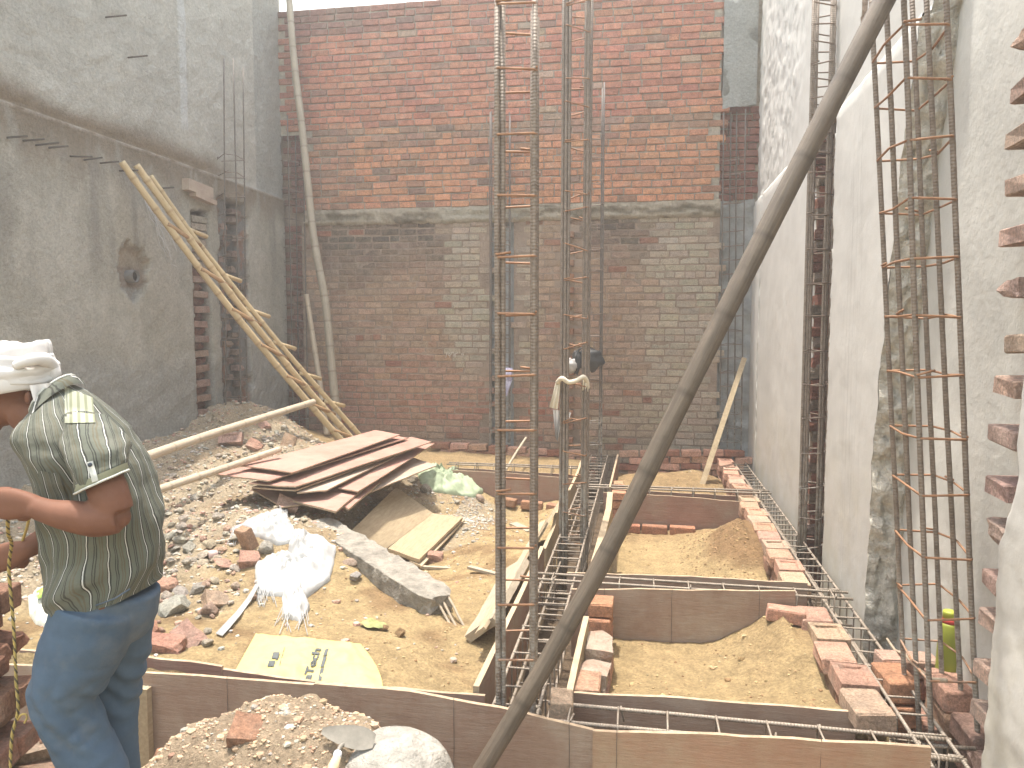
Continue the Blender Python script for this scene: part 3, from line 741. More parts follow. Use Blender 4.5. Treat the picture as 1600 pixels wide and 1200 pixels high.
# broken end: rough concrete between the white face and the neighbour's wall
vs = []; zs2 = np.arange(-0.6, 6.4, 0.022); n = 16
for z in zs2:
    y0 = end_y(z)
    for i in range(n):
        t = i/(n-1); x = XR-(0.0 if z < LEDGE else -0.045)+t*0.17
        k = sin(pi*min(1, t*1.05))
        bite = 0.09*abs(fbm(x*9, z*6, 3, 5))+0.04*fbm(x*22, z*20, 8, 5)
        vs.append((x, y0-0.004+(0 if i == 0 else k*(bite-0.07*t)-0.06*t), z))
part(MB().add(vs, [(j*n+i, j*n+i+1, (j+1)*n+i+1, (j+1)*n+i) for j in range(len(zs2)-1) for i in range(n-1)]), 'broken_end', M['broken'], ww)
z = -0.5; k = 0
while z < 3.1:                                               # broken bricks seen inside the slot
    off = 0.05*fbm(z*3, 4, 4)
    brick((XR+0.065+rnd(-.02, .02), 6.40+off+rnd(-.02, .02), z), (rnd(-.06, .06), rnd(-.06, .06), rnd(-.15, .15)), jit((0.25, 0.115, 0.085) if k % 3 else (0.26, 0.21, 0.17), .25), (rnd(.5, .7), 1.3, 1), ww, random.choice(BRC))
    z += 0.083; k += 1
part(MB().box((XR+0.26, 7.2, 2.85), (0.17, 5.6, 6.9)), 'wall_core', M['mortar'], ww, False)
# neighbour's smooth grey wall seen through the gap
nw = thing('grey_wall', 'smooth grey rendered wall seen through the gap behind the rebar column', 'rendered wall', (1.55, 3.6, -0.6))
ys = np.arange(2.0, 5.0, 0.05); zs = np.arange(-0.6, 6.4, 0.05)
vs = [(1.462+0.006*fbm(y*1.5, z*1.5, 2, 5)-0.008*sstep(1, 0.2, z)*fbm(y*7, z*7, 2, 4), y, z) for z in zs for y in ys]; n = len(ys)
part(MB().add(vs, [(j*n+i, (j+1)*n+i, (j+1)*n+i+1, j*n+i+1) for j in range(len(zs)-1) for i in range(n-1)]), 'render_face', M['grey_render'], nw)
part(MB().box((1.60, 3.5, 2.85), (0.2, 3.0, 6.9)), 'wall_core', M['mortar'], nw, False)
vs = []                                                       # torn grey plaster patch
for (u, v, Y) in []: pass
# near end of the white wall with toothed bricks
ew = thing('toothed_wall', 'near white wall end with broken bricks sticking out of its edge', 'plastered wall', (XR, 2.4, -0.6))
EP = []
for (u, v) in [(1600, 560), (1592, 640), (1585, 760), (1560, 850), (1552, 930), (1546, 1010), (1540, 1100), (1532, 1200)]:
    p = at(u, v, X=XR); EP.append((p.z, p.y))
EP = sorted(EP)
def edge_y(z): return pl(z, EP)+0.02*fbm(z*7, 0, 31, 4)+0.012*fbm(z*25, 0, 3, 3)
zs = np.arange(-0.6, 6.4, 0.03); NS = 60; vs = []
for z in zs:
    y1 = edge_y(z)
    for s_ in range(NS):
        y = y1-(y1-1.0)*(s_/(NS-1))**1.6
        lip = 0.018*(1-min(1, s_/3.0))
        vs.append((XR+lip-0.008*fbm(y*3, z*3, 41, 5)-0.004*fbm(y*16, z*16, 4, 4), y, z))
n = NS
part(MB().add(vs, [(j*n+i, j*n+i+1, (j+1)*n+i+1, (j+1)*n+i) for j in range(len(zs)-1) for i in range(n-1)]), 'plaster_face', M['white'], ew)
vs = []; n = 10
for z in zs:
    y1 = edge_y(z)
    for i in range(n):
        t = i/(n-1); vs.append((XR+0.018+t*0.2, y1-(0.0 if i == 0 else 0.05+0.05*abs(fbm(t*4, z*9, 4, 4))), z))
part(MB().add(vs, [(j*n+i, (j+1)*n+i, (j+1)*n+i+1, j*n+i+1) for j in range(len(zs)-1) for i in range(n-1)]), 'broken_end', M['broken'], ew)
part(MB().box((XR+0.14, 1.9, 2.85), (0.18, 1.9, 6.9)), 'wall_core', M['mortar'], ew, False)
TEETH = [(1592, 65), (1590, 140), (1582, 215), (1586, 290), (1572, 370), (1566, 450), (1582, 535), (1562, 603), (1556, 680), (1549, 760), (1546, 828), (1540, 905), (1537, 965), (1528, 1045), (1522, 1110), (1515, 1180)]
for k, (u, v) in enumerate(TEETH):
    p = at(u+17, v, X=XR+0.09); ye = edge_y(p.z)
    brick((XR+0.105, p.y-0.05, p.z), (rnd(-.06, .06), rnd(-.06, .06), pi/2+rnd(-.12, .12)), jit((0.58, 0.42, 0.345)), (.9 if k < 11 else .7, 1.1, .92), ew, BRC[k % 7] if k % 5 == 0 else random.choice(BR))
    brick((XR+0.13, ye-0.06, p.z-0.083), (rnd(-.06, .06), 0, pi/2+rnd(-.1, .1)), jit((0.42, 0.31, 0.26)), (0.9, 1.2, 1), ew, random.choice(BRC))
# ================================================================== SHUTTERING BOARDS
def vboard(name, label, pts, h, mat, th=0.018, cat='shuttering board', group=None, wave=0.0, edge=None, wires=()):
    """upright board following its top-edge points; the core plies show along the cut edges"""
    pts = [Vector(p) for p in pts]; n = 14; path = []
    tot = sum((b_-a).length for a, b_ in zip(pts, pts[1:]))
    for a, b_ in zip(pts, pts[1:]):
        m_ = max(2, int(n*(b_-a).length/tot))
        path += [a.lerp(b_, i/m_) for i in range(m_)]
    path.append(pts[-1]); sd_ = rnd(0, 50)
    mb = MB(); k = len(path); rows = []
    for i, p in enumerate(path):
        d = (path[min(i+1, k-1)]-path[max(i-1, 0)]); d.z = 0; d.normalize(); nr = Vector((d.y, -d.x, 0))
        if nr.y > 0.2: nr = -nr
        wv = wave*fbm(i*0.25, sd_, 0); tz = p.z+0.006*fbm(i*0.6, sd_, 3)
        q = Vector((p.x, p.y, tz))
        for zz in (0, 0.33, 0.66, 1.0):
            lean = wv*(1-zz)
            rows.append((q+nr*(lean)-UP*h*zz, q+nr*(lean)-nr*th-UP*h*zz))
    m4 = 4
    vs = [a for a, b_ in rows]+[b_ for a, b_ in rows]; o = len(rows); ff = []; fe = []
    for i in range(k-1):
        for j in range(m4-1):
            a, b_, c_, d_ = i*m4+j, i*m4+j+1, (i+1)*m4+j+1, (i+1)*m4+j
            ff.append((a, b_, c_, d_)); ff.append((a+o, d_+o, c_+o, b_+o))
        fe.append((i*m4, (i+1)*m4, (i+1)*m4+o, i*m4+o)); fe.append((i*m4+3, i*m4+3+o, (i+1)*m4+3+o, (i+1)*m4+3))
    for j in range(m4-1):
        fe.append((j, j+o, j+1+o, j+1)); e_ = (k-1)*m4+j; fe.append((e_, e_+1, e_+1+o, e_+o))
    L = Vector((pts[0].x, pts[0].y, pts[0].z-h))
    mb.add(vs, ff, 0); mb.f += fe; mb.mi += [1]*len(fe)
    ob = mb.build(name, [mat, edge or M['ply_edge']], None, False, L)
    for f_ in wires:                                        # binding wires drawn down the face
        p = path[int(f_*(k-1))]; q = [p+Vector((0.004*fbm(i*.7, sd_+f_*9, 2), 0.012 if i == 0 else -0.004, 0.006 if i < 2 else -h*.92*(i-1)/5)) for i in range(7)]
        MB().tube([v-L for v in q], .0011, 5).build('tie_wire', M['wire'], ob)
    return tag(ob, label, cat, group)
def A(u, v, Y): return at(u, v, Y=Y)
vboard('shuttering_board', 'dark plywood board lining the far side of the front trench behind the worker', [A(30, 1016, 3.23), A(220, 1026, 3.23), A(346, 1041, 3.23)], 0.40, M['ply_form'])
vboard('shuttering_board', 'plywood board lining the front trench in front of the yellow bag', [A(340, 1046, 3.235), A(500, 1067, 3.235), A(757, 1088, 3.235)], 0.40, M['ply_form'], wave=.01)
vboard('shuttering_board', 'longest front plywood board running from the brick stack behind the worker', [A(-60, 1036, 3.03), A(220, 1050, 3.03), A(496, 1070, 3.03)], 0.47, M['ply_grey'], wave=.01, wires=(.78,))
vboard('shuttering_board', 'plywood board behind the trowel and pan with red stains', [A(490, 1068, 3.015), A(640, 1080, 3.01), A(780, 1106, 3.005), A(927, 1141, 3.0)], 0.50, M['ply_grey'], wave=.012, wires=(.52, .93))
vboard('shuttering_board', 'orange brown plywood board at the lower right corner of the photo', [A(926, 1143, 2.985), A(1200, 1152, 2.985), A(1455, 1168, 2.985)], 0.50, M['ply_orange'], wave=.01, wires=(.14, .7))
vboard('shuttering_board', 'greyed plywood board closing the front of the nearest sand bay', [A(874, 1081, 3.41), A(1100, 1094, 3.41), A(1338, 1113, 3.41)], 0.34, M['ply_grey'], wave=.008)
vboard('shuttering_board', 'mortar streaked plywood board at the back of the nearest sand bay', [A(893, 921, 4.53), A(1050, 921, 4.53), A(1243, 924, 4.53)], 0.42, M['ply_grey'], wave=.006, wires=(.18, .52, .9))
vboard('shuttering_board', 'grey plywood board with the crossing rebar running in front of its top edge', [A(886, 895, 4.93), A(1050, 900, 4.93), A(1262, 911, 4.93)], 0.30, M['ply_grey'], wave=.004)
vboard('shuttering_board', 'brown plywood board across the far end of the middle sand bay', [A(943, 769, 7.42), A(1060, 776, 7.42), A(1158, 784, 7.42)], 0.37, M['ply_form'], wave=.004)
vboard('shuttering_board', 'thin plywood board edge behind the brown board of the middle bay', [A(955, 764, 7.73), A(1150, 775, 7.73)], 0.30, M['ply_form'])
vboard('shuttering_board', 'dark red plywood board between the green sack and the middle rebar trench', [A(676, 733, 8.45), A(790, 739, 8.45), A(908, 749, 8.45)], 0.40, M['ply_form'], wave=.006)
vboard('shuttering_board', 'thin plywood board behind the dark red board near the far brick wall', [A(700, 730, 8.75), A(895, 742, 8.75)], 0.32, M['ply_form'])
def B(x, y, z): return Vector((x, y, z))
vboard('trench_board', 'narrow pale board along the far left end of the middle rebar trench', [B(-0.735, 9.35, .06), B(-0.72, 8.2, .03), B(-0.745, 7.5, -.02)], 0.30, M['plank'], 0.025, 'trench board', edge=M['plank'])
vboard('trench_board', 'bowed pale board on the left of the trench below the second rebar column', [B(-0.74, 7.45, .02), B(-0.79, 6.9, -.03), B(-0.75, 6.3, -.05), B(-0.735, 5.55, -.03)], 0.33, M['plank'], 0.028, 'trench board', edge=M['plank'])
vboard('trench_board', 'straight board on the left of the trench behind the front rebar column', [B(-0.742, 5.5, .0), B(-0.74, 4.4, .0), B(-0.745, 3.27, .0)], 0.42, M['ply_form'], 0.028, 'trench board', edge=M['plank'])
vboard('trench_board', 'brown plywood board with a pale edge at the far right end of the trench', [B(-0.325, 9.45, .04), B(-0.33, 8.5, .04), B(-0.335, 7.5, .04)], 0.36, M['ply_form'], 0.02, 'trench board')
vboard('trench_board', 'thick sawn plank wedged upright between the trench and the middle bay', [B(-0.325, 7.0, .10), B(-0.31, 6.4, .09), B(-0.335, 5.7, .02), B(-0.37, 5.2, -.08)], 0.30, M['plank_dusty'], 0.05, 'plank', edge=M['plank'])
vboard('trench_board', 'reddish upright plank beside the whitened bricks of the nearest bay', [B(-0.315, 4.12, .03), B(-0.325, 3.8, .0), B(-0.335, 3.35, -.04)], 0.36, M['plank_dusty'], 0.03, 'plank', edge=M['plank'])
# weathered timbers leaning on the left edge of the trench
def slab(name, label, q, th, mat, cat, edge=None, group=None, jag=0.0):
    """thick sheet from its four top corners"""
    q = [Vector(p) for p in q]; mb = MB(); N = 10
    nr = (q[1]-q[0]).cross(q[3]-q[0]).normalized()
    if nr.z < 0: nr = -nr
    top = []; sd_ = rnd(0, 90)
    for i in range(N+1):
        for j in range(4):
            s_, t_ = i/N, j/3
            a = q[0].lerp(q[1], t_); b_ = q[3].lerp(q[2], t_); p = a.lerp(b_, s_)
            if jag: p = p+(q[1]-q[0]).normalized()*jag*fbm(i*.8, j, sd_)*(1 if j in (0, 3) else 0)
            top.append(p+nr*0.006*fbm(s_*2, t_*2, sd_))
    n1 = len(top); vs = top+[p-nr*th for p in top]; f0 = []; f1 = []
    for i in range(N):
        for j in range(3):
            a = i*4+j; f0.append((a, a+1, a+5, a+4)); f0.append((a+n1, a+4+n1, a+5+n1, a+1+n1))
        a = i*4; f1 += [(a, a+4, a+4+n1, a+n1), (a+3, a+3+n1, a+7+n1, a+7)]
    for j in range(3):
        f1 += [(j, j+n1, j+1+n1, j+1), (N*4+j, N*4+j+1, N*4+j+1+n1, N*4+j+n1)]
    mb.add(vs, f0, 0); mb.f += f1; mb.mi += [1]*len(f1)
    c = sum(q, Vector())/4
    return tag(mb.build(name, [mat, edge or M['ply_edge']], None, False, c), label, cat, group)
slab('timber_offcut', 'broad cracked weathered timber leaning on the trench beside the front rebar column', [B(-0.99, 4.15, -.14), B(-0.82, 4.1, .0), B(-0.80, 5.15, .03), B(-0.97, 5.2, -.10)], 0.05, M['plank_grey'], 'timber', M['plank_grey'], None, .02)
slab('timber_offcut', 'thin splintered strip lying on the weathered timber by the trench', [B(-0.90, 4.0, -.06), B(-0.85, 4.0, -.02), B(-0.77, 6.1, .06), B(-0.82, 6.1, .03)], 0.02, M['plank'], 'timber', M['plank'], None, .01)
slab('timber_offcut', 'curved grey board end standing left of the second rebar column foot', [B(-0.98, 5.5, -.24), B(-0.80, 5.5, .0), B(-0.74, 6.7, .06), B(-0.90, 6.7, -.20)], 0.025, M['plank_dusty'], 'timber', M['plank'], None, .01)
slab('timber_offcut', 'short upright wooden peg against the board beside the thick sawn plank', [B(-0.25, 6.1, .0), B(-0.21, 6.1, .0), B(-0.20, 6.05, -.34), B(-0.24, 6.05, -.34)], 0.05, M['plank_dusty'], 'timber', M['plank'])

# ================================================================== LOW DRY-LAID BRICK KERBS
PINK, PALE, ORNG = (0.56, 0.34, 0.25), (0.58, 0.41, 0.305), (0.54, 0.285, 0.18)
ck = thing('brick_kerb', 'long low kerb of loose bricks along the white wall', 'brick kerb', (0.96, 6.5, -0.5))
y = 3.31
for k in range(26):
    L = 0.25; x = 0.965+rnd(-.008, .008)+(0.012 if k % 2 else 0)
    if 4.56 < y+L/2 < 4.90: 
        y += 0.37; continue
    if 7.46 < y+.12 < 7.70: y += 0.28; continue
    if y > 9.75: break
    brick((x, y+L/2, -0.04+rnd(-.004, .004)), (rnd(-.02, .02), rnd(-.03, .03), pi/2+rnd(-.05, .05)), jit(PINK if k % 3 else PALE), (1.07, 1.5, 1.05), ck, BRF[k % 3] if k % 2 else random.choice(BR))
    for c_ in (1, 2, 3):
        brick((x+rnd(-.012, .012), y+L/2+(0.12 if c_ % 2 else 0), -0.04-0.083*c_), (0, 0, pi/2+rnd(-.05, .05)), jit((0.36, 0.21, 0.15)), (1.05, 1.4, 1.05), ck)
    y += L+0.008
bk = thing('brick_kerb', 'low kerb of loose bricks at the foot of the far brick wall', 'brick kerb', (-0.6, 9.72, -0.4))
x = -2.75; k = 0
while x < 0.98:
    if -0.72 < x+.12 < -0.36: x += 0.2; k += 1; continue
    for c_ in range(4):
        if c_ > 1 and x < -1.3: break
        brick((x+.125+(0.12 if c_ % 2 else 0)+rnd(-.01, .01), 9.68+rnd(-.02, .02), 0.03-0.083*c_+0.03*sin(x*1.7)), (rnd(-.05, .05), rnd(-.05, .05), rnd(-.08, .08)), jit(PINK if (k+c_) % 3 else (0.33, 0.16, 0.11)), (1.04, 1.1, 1.03), bk)
    x += 0.255; k += 1
def pile(name, label, items, cat='brick pile'):
    c = sum((Vector(i[0]) for i in items), Vector())/len(items); c.z = min(i[0][2] for i in items)-.04
    t = thing(name, label, cat, c)
    for it in items:
        brick(it[0], it[1], it[2], it[3] if len(it) > 3 else (1, 1, 1), t, it[4] if len(it) > 4 else None, it[5] if len(it) > 5 else None)
    return t
# pier at the back left corner of the nearest bay
pile('brick_pier', 'short four course brick pier against the streaked board beside the trench',
     [((-0.235+rnd(-.008, .008), 4.36+rnd(-.01, .01), 0.0-0.085*c_), (rnd(-.03, .03), rnd(-.03, .03), rnd(-.06, .06)+(pi/2 if c_ % 2 else 0)), jit(ORNG), (0.62 if c_ % 2 == 0 else 1, 1.5 if c_ % 2 == 0 else 1.2, 1.05)) for c_ in range(4)], 'brick pier')
pile('whitened_bricks', 'two lime-whitened bricks lying end to end beside the reddish plank',
     [((-0.225, 4.03, -.10), (.04, -.05, pi/2+.03), (.6, .5, .4), (1.15, 1.25, 1.1), BRC[1], M['lime']), ((-0.23, 3.76, -.12), (.05, .08, pi/2-.06), (.6, .5, .4), (1.1, 1.3, 1.1), BRC[4], M['lime']),
      ((-0.22, 3.98, -.19), (0, 0, pi/2), jit(PINK), (1.1, 1.3, 1.1)), ((-0.225, 3.74, -.205), (0, 0, pi/2), jit(PINK), (1.1, 1.3, 1.1))], 'brick pile')
pile('bricks', 'pair of pinkish bricks next to the left end of the nearest bay board', [((-0.255, 3.55, -.10), (.03, .03, pi/2), jit(PINK), (1, 1.2, 1.1)), ((-0.345, 3.27, -.055), (.1, .05, pi/2+.1), jit(PALE), (0.75, .9, 1.2))])
pile('brick_row', 'row of red bricks on the sand under the brown middle bay board',
     [((x_, 7.35, -.325+rnd(-.01, .01)), (rnd(-.04, .04), rnd(-.04, .04), rnd(-.06, .06)), jit((0.43, 0.215, 0.14)), (1.05, 1, 1.1)) for x_ in (-0.15, 0.11, 0.37)], 'brick row')
pile('brick_row', 'row of three bricks below the dark red board on the left of the trench',
     [((x_, y_, z_), (rnd(-.04, .04), rnd(-.04, .08), -.06+rnd(-.06, .06)), jit((0.45, 0.25, 0.16)), (1.05, 1, 1.15)) for x_, y_, z_ in ((-1.52, 8.36, -.35), (-1.22, 8.33, -.37), (-0.93, 8.30, -.39))], 'brick row')
pile('bricks', 'small pale brick column standing at the right of the trench near the far wall',
     [((-0.25, 7.85, -.02-.084*c_), (0, rnd(-.05, .05), pi/2+rnd(-.1, .1)), jit((0.48, 0.34, 0.26) if c_ % 2 else ORNG), (.8, .9, 1)) for c_ in range(4)])
pile('bricks', 'stacked half bricks in the shade beside the second trench crossing', [((-0.23, 7.33, -.0-.084*c_), (0, rnd(-.05, .05), rnd(-.1, .1)), jit(ORNG), (.6, 1, 1)) for c_ in range(4)])
pile('brick_blocks', 'orange brick steps under the green flask in the wall gap',
     [((1.30, 3.98, -.06), (0, 0, .05), jit(PALE), (1.2, 1.2, 1.3)), ((1.42, 3.72, -.055), (0, 0, pi/2), jit(PINK), (1.15, 1.5, 1.3)), ((1.19, 3.78, -.065), (0, .03, pi/2+.05), jit(ORNG), (1.1, 1.3, 1.3)),
      ((1.30, 3.98, -.16), (0, 0, 0), jit(PINK), (1.2, 1.2, 1.3)), ((1.42, 3.70, -.16), (0, 0, pi/2), jit(PINK), (1.15, 1.5, 1.3)), ((1.19, 3.76, -.17), (0, 0, pi/2), jit(ORNG), (1.1, 1.3, 1.3)),
      ((1.43, 3.44, -.13), (0, 0, pi/2), jit((0.40, 0.26, 0.20)), (1.1, 1.4, 1.4)), ((1.44, 3.42, -.25), (0, 0, pi/2), jit((0.36, 0.22, 0.17)), (1.1, 1.4, 1.4)), ((1.30, 3.85, -.27), (0, 0, pi/2), jit(PINK), (1.5, 2.2, 1.3))], 'brick steps')
tag(brick(at(1228, 960, Y=4.44), (0, .06, -.1), jit(PINK), (0.9, 1, 1.0)), 'pink brick on the sand in the back corner of the nearest bay', 'brick')
# stack at the left edge of the picture
st = thing('brick_stack', 'tall loose stack of bricks at the left edge behind the hanging rope', 'brick stack', tuple(at(-40, 1000, D=2.55).xy)+(-0.46,))
c0 = at(-42, 1000, D=2.55); a0 = YAW+0.12
for c_ in range(15):
    z = -0.42+0.084*c_
    for i in range(2):
        o_ = RV*(0.045*(1 if c_ % 2 else -.5)+rnd(-.02, .02)-0.03)+FV*(0.125*(i-.5)+rnd(-.01, .01))
        hx = 1 if c_ < 12 else .72
        if c_ == 14 and i == 1: continue
        brick((c0.x+o_.x, c0.y+o_.y, z), (rnd(-.04, .04), rnd(-.05, .05), a0+rnd(-.14, .14)), jit((0.36, 0.20, 0.14)), (hx, 1.05, 1.08), st, random.choice(BRC if c_ % 3 == 2 else BR))

# ================================================================== REBAR CAGES
def relevel(P0, P1, z0, z1):
    a = []; b_ = []
    for p, q in zip(P0, P1):
        d = (q-p)/(q.z-p.z); a.append(p+d*(z0-p.z)); b_.append(p+d*(z1-p.z))
    return a, b_
def cage(label, P0, P1, ts, rb, rr, mb_, ms_, name='rebar_cage', cat='rebar cage', extra=(), ext=0.0, group=None, nb=8, double=(), tilt=0.0, ringidx=None, tie=True):
    """bars run from P0[i] to P1[i]; a closed stirrup at every t"""
    P0 = [Vector(p) for p in P0]; P1 = [Vector(p) for p in P1]
    base = sum(P0, Vector())/len(P0); t = thing(name, label, cat, base, group)
    ax = (P1[0]-P0[0]).normalized()
    for i, (a, b_) in enumerate(zip(P0, P1)):
        kk = 9; sd_ = rnd(0, 99); pts = []
        for q in range(kk+1):
            p = a.lerp(b_, q/kk); p = p+Vector((0.004*fbm(q*.5, sd_, 0), .004*fbm(q*.5, sd_, 4), 0))*(1 if 0 < q < kk else 0); pts.append(p)
        part(MB().tube(pts, rb, nb), 'bar', mb_, t)
    for (a, b_) in extra:
        a, b_ = Vector(a), Vector(b_); part(MB().tube([a.lerp(b_, q/6) for q in range(7)], rb, nb), 'bar', mb_, t)
    idx = ringidx or list(range(len(P0)))
    for k_, tt in enumerate(ts):
        c = [P0[i].lerp(P1[i], min(1, max(0, tt+rnd(-1, 1)*tilt*0.35+(tilt*(1 if (j+k_) % 2 else -1)*.25)))) for j, i in enumerate(idx)]
        m_ = sum(c, Vector())/len(c); out = []
        for p in c:
            d = (p-m_); out.append(p+d.normalized()*(rb+rr*0.9))
        lp = []; n_ = len(out)
        for i in range(n_):
            a, b_ = out[i-1], out[(i+1) % n_]
            lp += [out[i]+(a-out[i]).normalized()*rr*2.2, out[i]+(b_-out[i]).normalized()*rr*2.2]
        mb = MB().tube(lp, rr, 6, 0, True)
        h = k_ % n_                                            # bent hook ends lying over the corner
        mb.tube([out[h]+ax*rr*2.1, out[h].lerp(out[(h+1) % n_], 0.38)+ax*rr*(2.1+rnd(0, 3))], rr, 6)
        part(mb, 'stirrup', ms_, t)
    return t
def plan(c, side, w_, d_, z):
    """four corners around c: side = horizontal direction of the width"""
    s_ = Vector(side).normalized(); f_ = Vector((-s_.y, s_.x, 0))
    return [Vector((c[0], c[1], z))+s_*(w_*a/2)+f_*(d_*b_/2) for a, b_ in ((-1, -1), (1, -1), (1, 1), (-1, 1))]
# front column cage in the middle of the picture
cc_ = at(806, 1100, D=3.31); vd = Vector((cc_.x, cc_.y, 0)).normalized(); sdv = Vector((vd.y, -vd.x, 0))
zt = 2.93
def ringt(vs_, D, z0, z1): return [((at(806, v, D=D).z)-z0)/(z1-z0) for v in vs_]
P0 = plan((cc_.x, cc_.y), sdv, 0.150, 0.29, -0.5); P1 = plan((cc_.x, cc_.y), sdv, 0.150, 0.29, zt)
ex = []
for i, o_ in ((0, sdv*.021+vd*.012), (1, -sdv*.004+vd*.10), (2, sdv*.012-vd*.12)): ex.append((P0[i]+o_, P1[i]+o_-UP*0.02))
cage('tall front rebar column of thick clustered bars rising in the middle of the photo', P0, P1, ringt([7, 108, 210, 305, 401, 491, 587, 672, 771, 855, 944, 1030], 3.16, -.5, zt), 0.0115, 0.0052, M['bar'], M['stirrup'], extra=ex, tilt=0.002, nb=10)
# second column cage behind it
c2 = at(896, 880, D=6.05); vd2 = Vector((c2.x, c2.y, 0)).normalized(); sd2 = Vector((vd2.y, -vd2.x, 0))
P0 = plan((c2.x, c2.y), sd2, 0.165, 0.24, -0.55); P1 = plan((c2.x+.01, c2.y), sd2, 0.165, 0.24, 4.6)
ex = [(P0[0]+sd2*.025, P1[0]+sd2*.025), (P0[1]-sd2*.02+vd2*.02, P1[1]-sd2*.02+vd2*.02), (P0[0]-sd2*.024+vd2*.02, P1[0]-sd2*.024+vd2*.02), (P0[2]+sd2*.024, P1[2]+sd2*.024)]
cage('second rebar column with a cream cloth tied round it', P0, P1, ringt([10, 52, 128, 165, 225, 300, 333, 387, 440, 492, 540, 600, 655, 703, 752, 800, 845], 6.0, -.55, 4.6), 0.0125, 0.0055, M['bar'], M['stirrup'], extra=ex, tilt=0.012)
c3 = at(927, 700, D=9.35)
P0 = plan((c3.x, c3.y), RV, 0.17, 0.2, -0.55); P1 = plan((c3.x, c3.y), RV, 0.17, 0.2, at(927, 133, D=9.35).z)
cage('thin far rebar column holding the black bag beside the cloth tied column', P0, P1, [0.04+0.0525*i for i in range(17)], 0.010, 0.0055, M['bar_back'], M['stirrup_back'], tilt=0.004)
# slender cages standing in the wall chases
def wallcage(label, us, v_top, D, Y2, zb, n_, ux=None):
    P0 = []; P1 = []
    for (u0, u1, D_) in us:
        P0.append(at(u0, 640, D=D_)); P1.append(at(u1, v_top+rnd(-6, 6), D=D_)); P0[-1].z = zb
    return cage(label, P0, P1, [0.03+0.95*i/n_*0.93 for i in range(n_)], 0.0085, 0.0045, M['bar_back'], M['stirrup_back'], tilt=0.004, nb=6)
wallcage('rebar column standing in the grey chase in the middle of the brick wall', [(765, 766, 9.93), (797, 797, 9.93), (795, 796, 10.1), (768, 768, 10.1)], 178, 10, 0, -.4, 24)
wallcage('rebar column in the corner chase beside the white wall', [(1126, 1131, 9.6), (1160, 1165, 9.55), (1150, 1151, 9.75), (1138, 1142, 9.75)], 172, 10, 0, -.5, 24)
wallcage('rebar column in the dark corner beside the grey rendered wall', [(444, 437, 10.7), (458, 449, 10.6), (481, 473, 10.6), (467, 461, 10.75)], 186, 10, 0, 0.0, 20)
# bars leaning apart beside the left wall
t_ = [(343, 334, 9.2), (353, 350, 8.9), (377, 365, 8.9), (386, 380, 9.2)]
P0 = [at(u0, 655, D=D_) for u0, u1, D_ in t_]; P1 = [at(u1, v_, D=D_) for (u0, u1, D_), v_ in zip(t_, (127, 113, 113, 121))]
P0, P1 = relevel(P0, P1, .45, 4.62)
cage('slender rebar column along the chase of the grey rendered wall', P0, P1, [(at(350, v, D=9).z-.45)/(P1[1].z-.45) for v in (245, 273, 304, 336, 369, 402, 434, 466, 498, 530, 560, 592, 622)], 0.0085, 0.0045, M['bar_back'], M['stirrup_back'], tilt=.004, nb=6)
# column beside the slot in the white wall
t_ = [(1247, 1272, 5.72), (1278, 1304, 5.72), (1287, 1311, 5.92), (1257, 1279, 5.92)]
P0 = [at(u0, 885, D=D_) for u0, u1, D_ in t_]; P1 = [at(u1, -30, D=D_) for u0, u1, D_ in t_]
ex = [(P0[0]+RV*.025, P1[0]+RV*.012), (P0[1]-RV*.02, P1[1]-RV*.012), (P0[1]+RV*.012+FV*.01, P1[1]+RV*.01)]
zz0, zz1 = P0[0].z, P1[0].z; P0, P1 = relevel(P0, P1, zz0, zz1)
ex = [(P0[0]+RV*.025, P1[0]+RV*.012), (P0[1]-RV*.02, P1[1]-RV*.012), (P0[1]+RV*.012+FV*.01, P1[1]+RV*.01)]
cage('rebar column beside the broken brick slot of the white wall', P0, P1, [(at(1260, v, D=6).z-zz0)/(zz1-zz0) for v in (5, 30, 60, 87, 118, 140, 170, 195, 222, 250, 280, 310, 345, 396, 446, 495, 548, 597, 645, 699, 750, 795, 842)], 0.0115, 0.0055, M['bar'], M['stirrup_back'], extra=ex, tilt=0.008)
# leaning front right column
t_ = [(1456, 1411, 3.10), (1528, 1478, 3.10), (1506, 1447, 3.33), (1478, 1424, 3.50), (1419, 1361, 3.50), (1438, 1384, 3.30)]
P0 = [at(u0, 1185, D=D_) for u0, u1, D_ in t_]; P1 = [at(u1, -12, D=D_) for u0, u1, D_ in t_]
zz0, zz1 = -0.5, 3.3; P0, P1 = relevel(P0, P1, zz0, zz1)
cage('leaning front rebar column with six bars beside the green flask', P0, P1, [(at(1440, v, D=3.1).z-zz0)/(zz1-zz0) for v in (40, 126, 217, 312, 404, 493, 588, 686, 772, 871, 967, 1064)], 0.0112, 0.0052, M['bar'], M['stirrup'], tilt=0.004, nb=10)

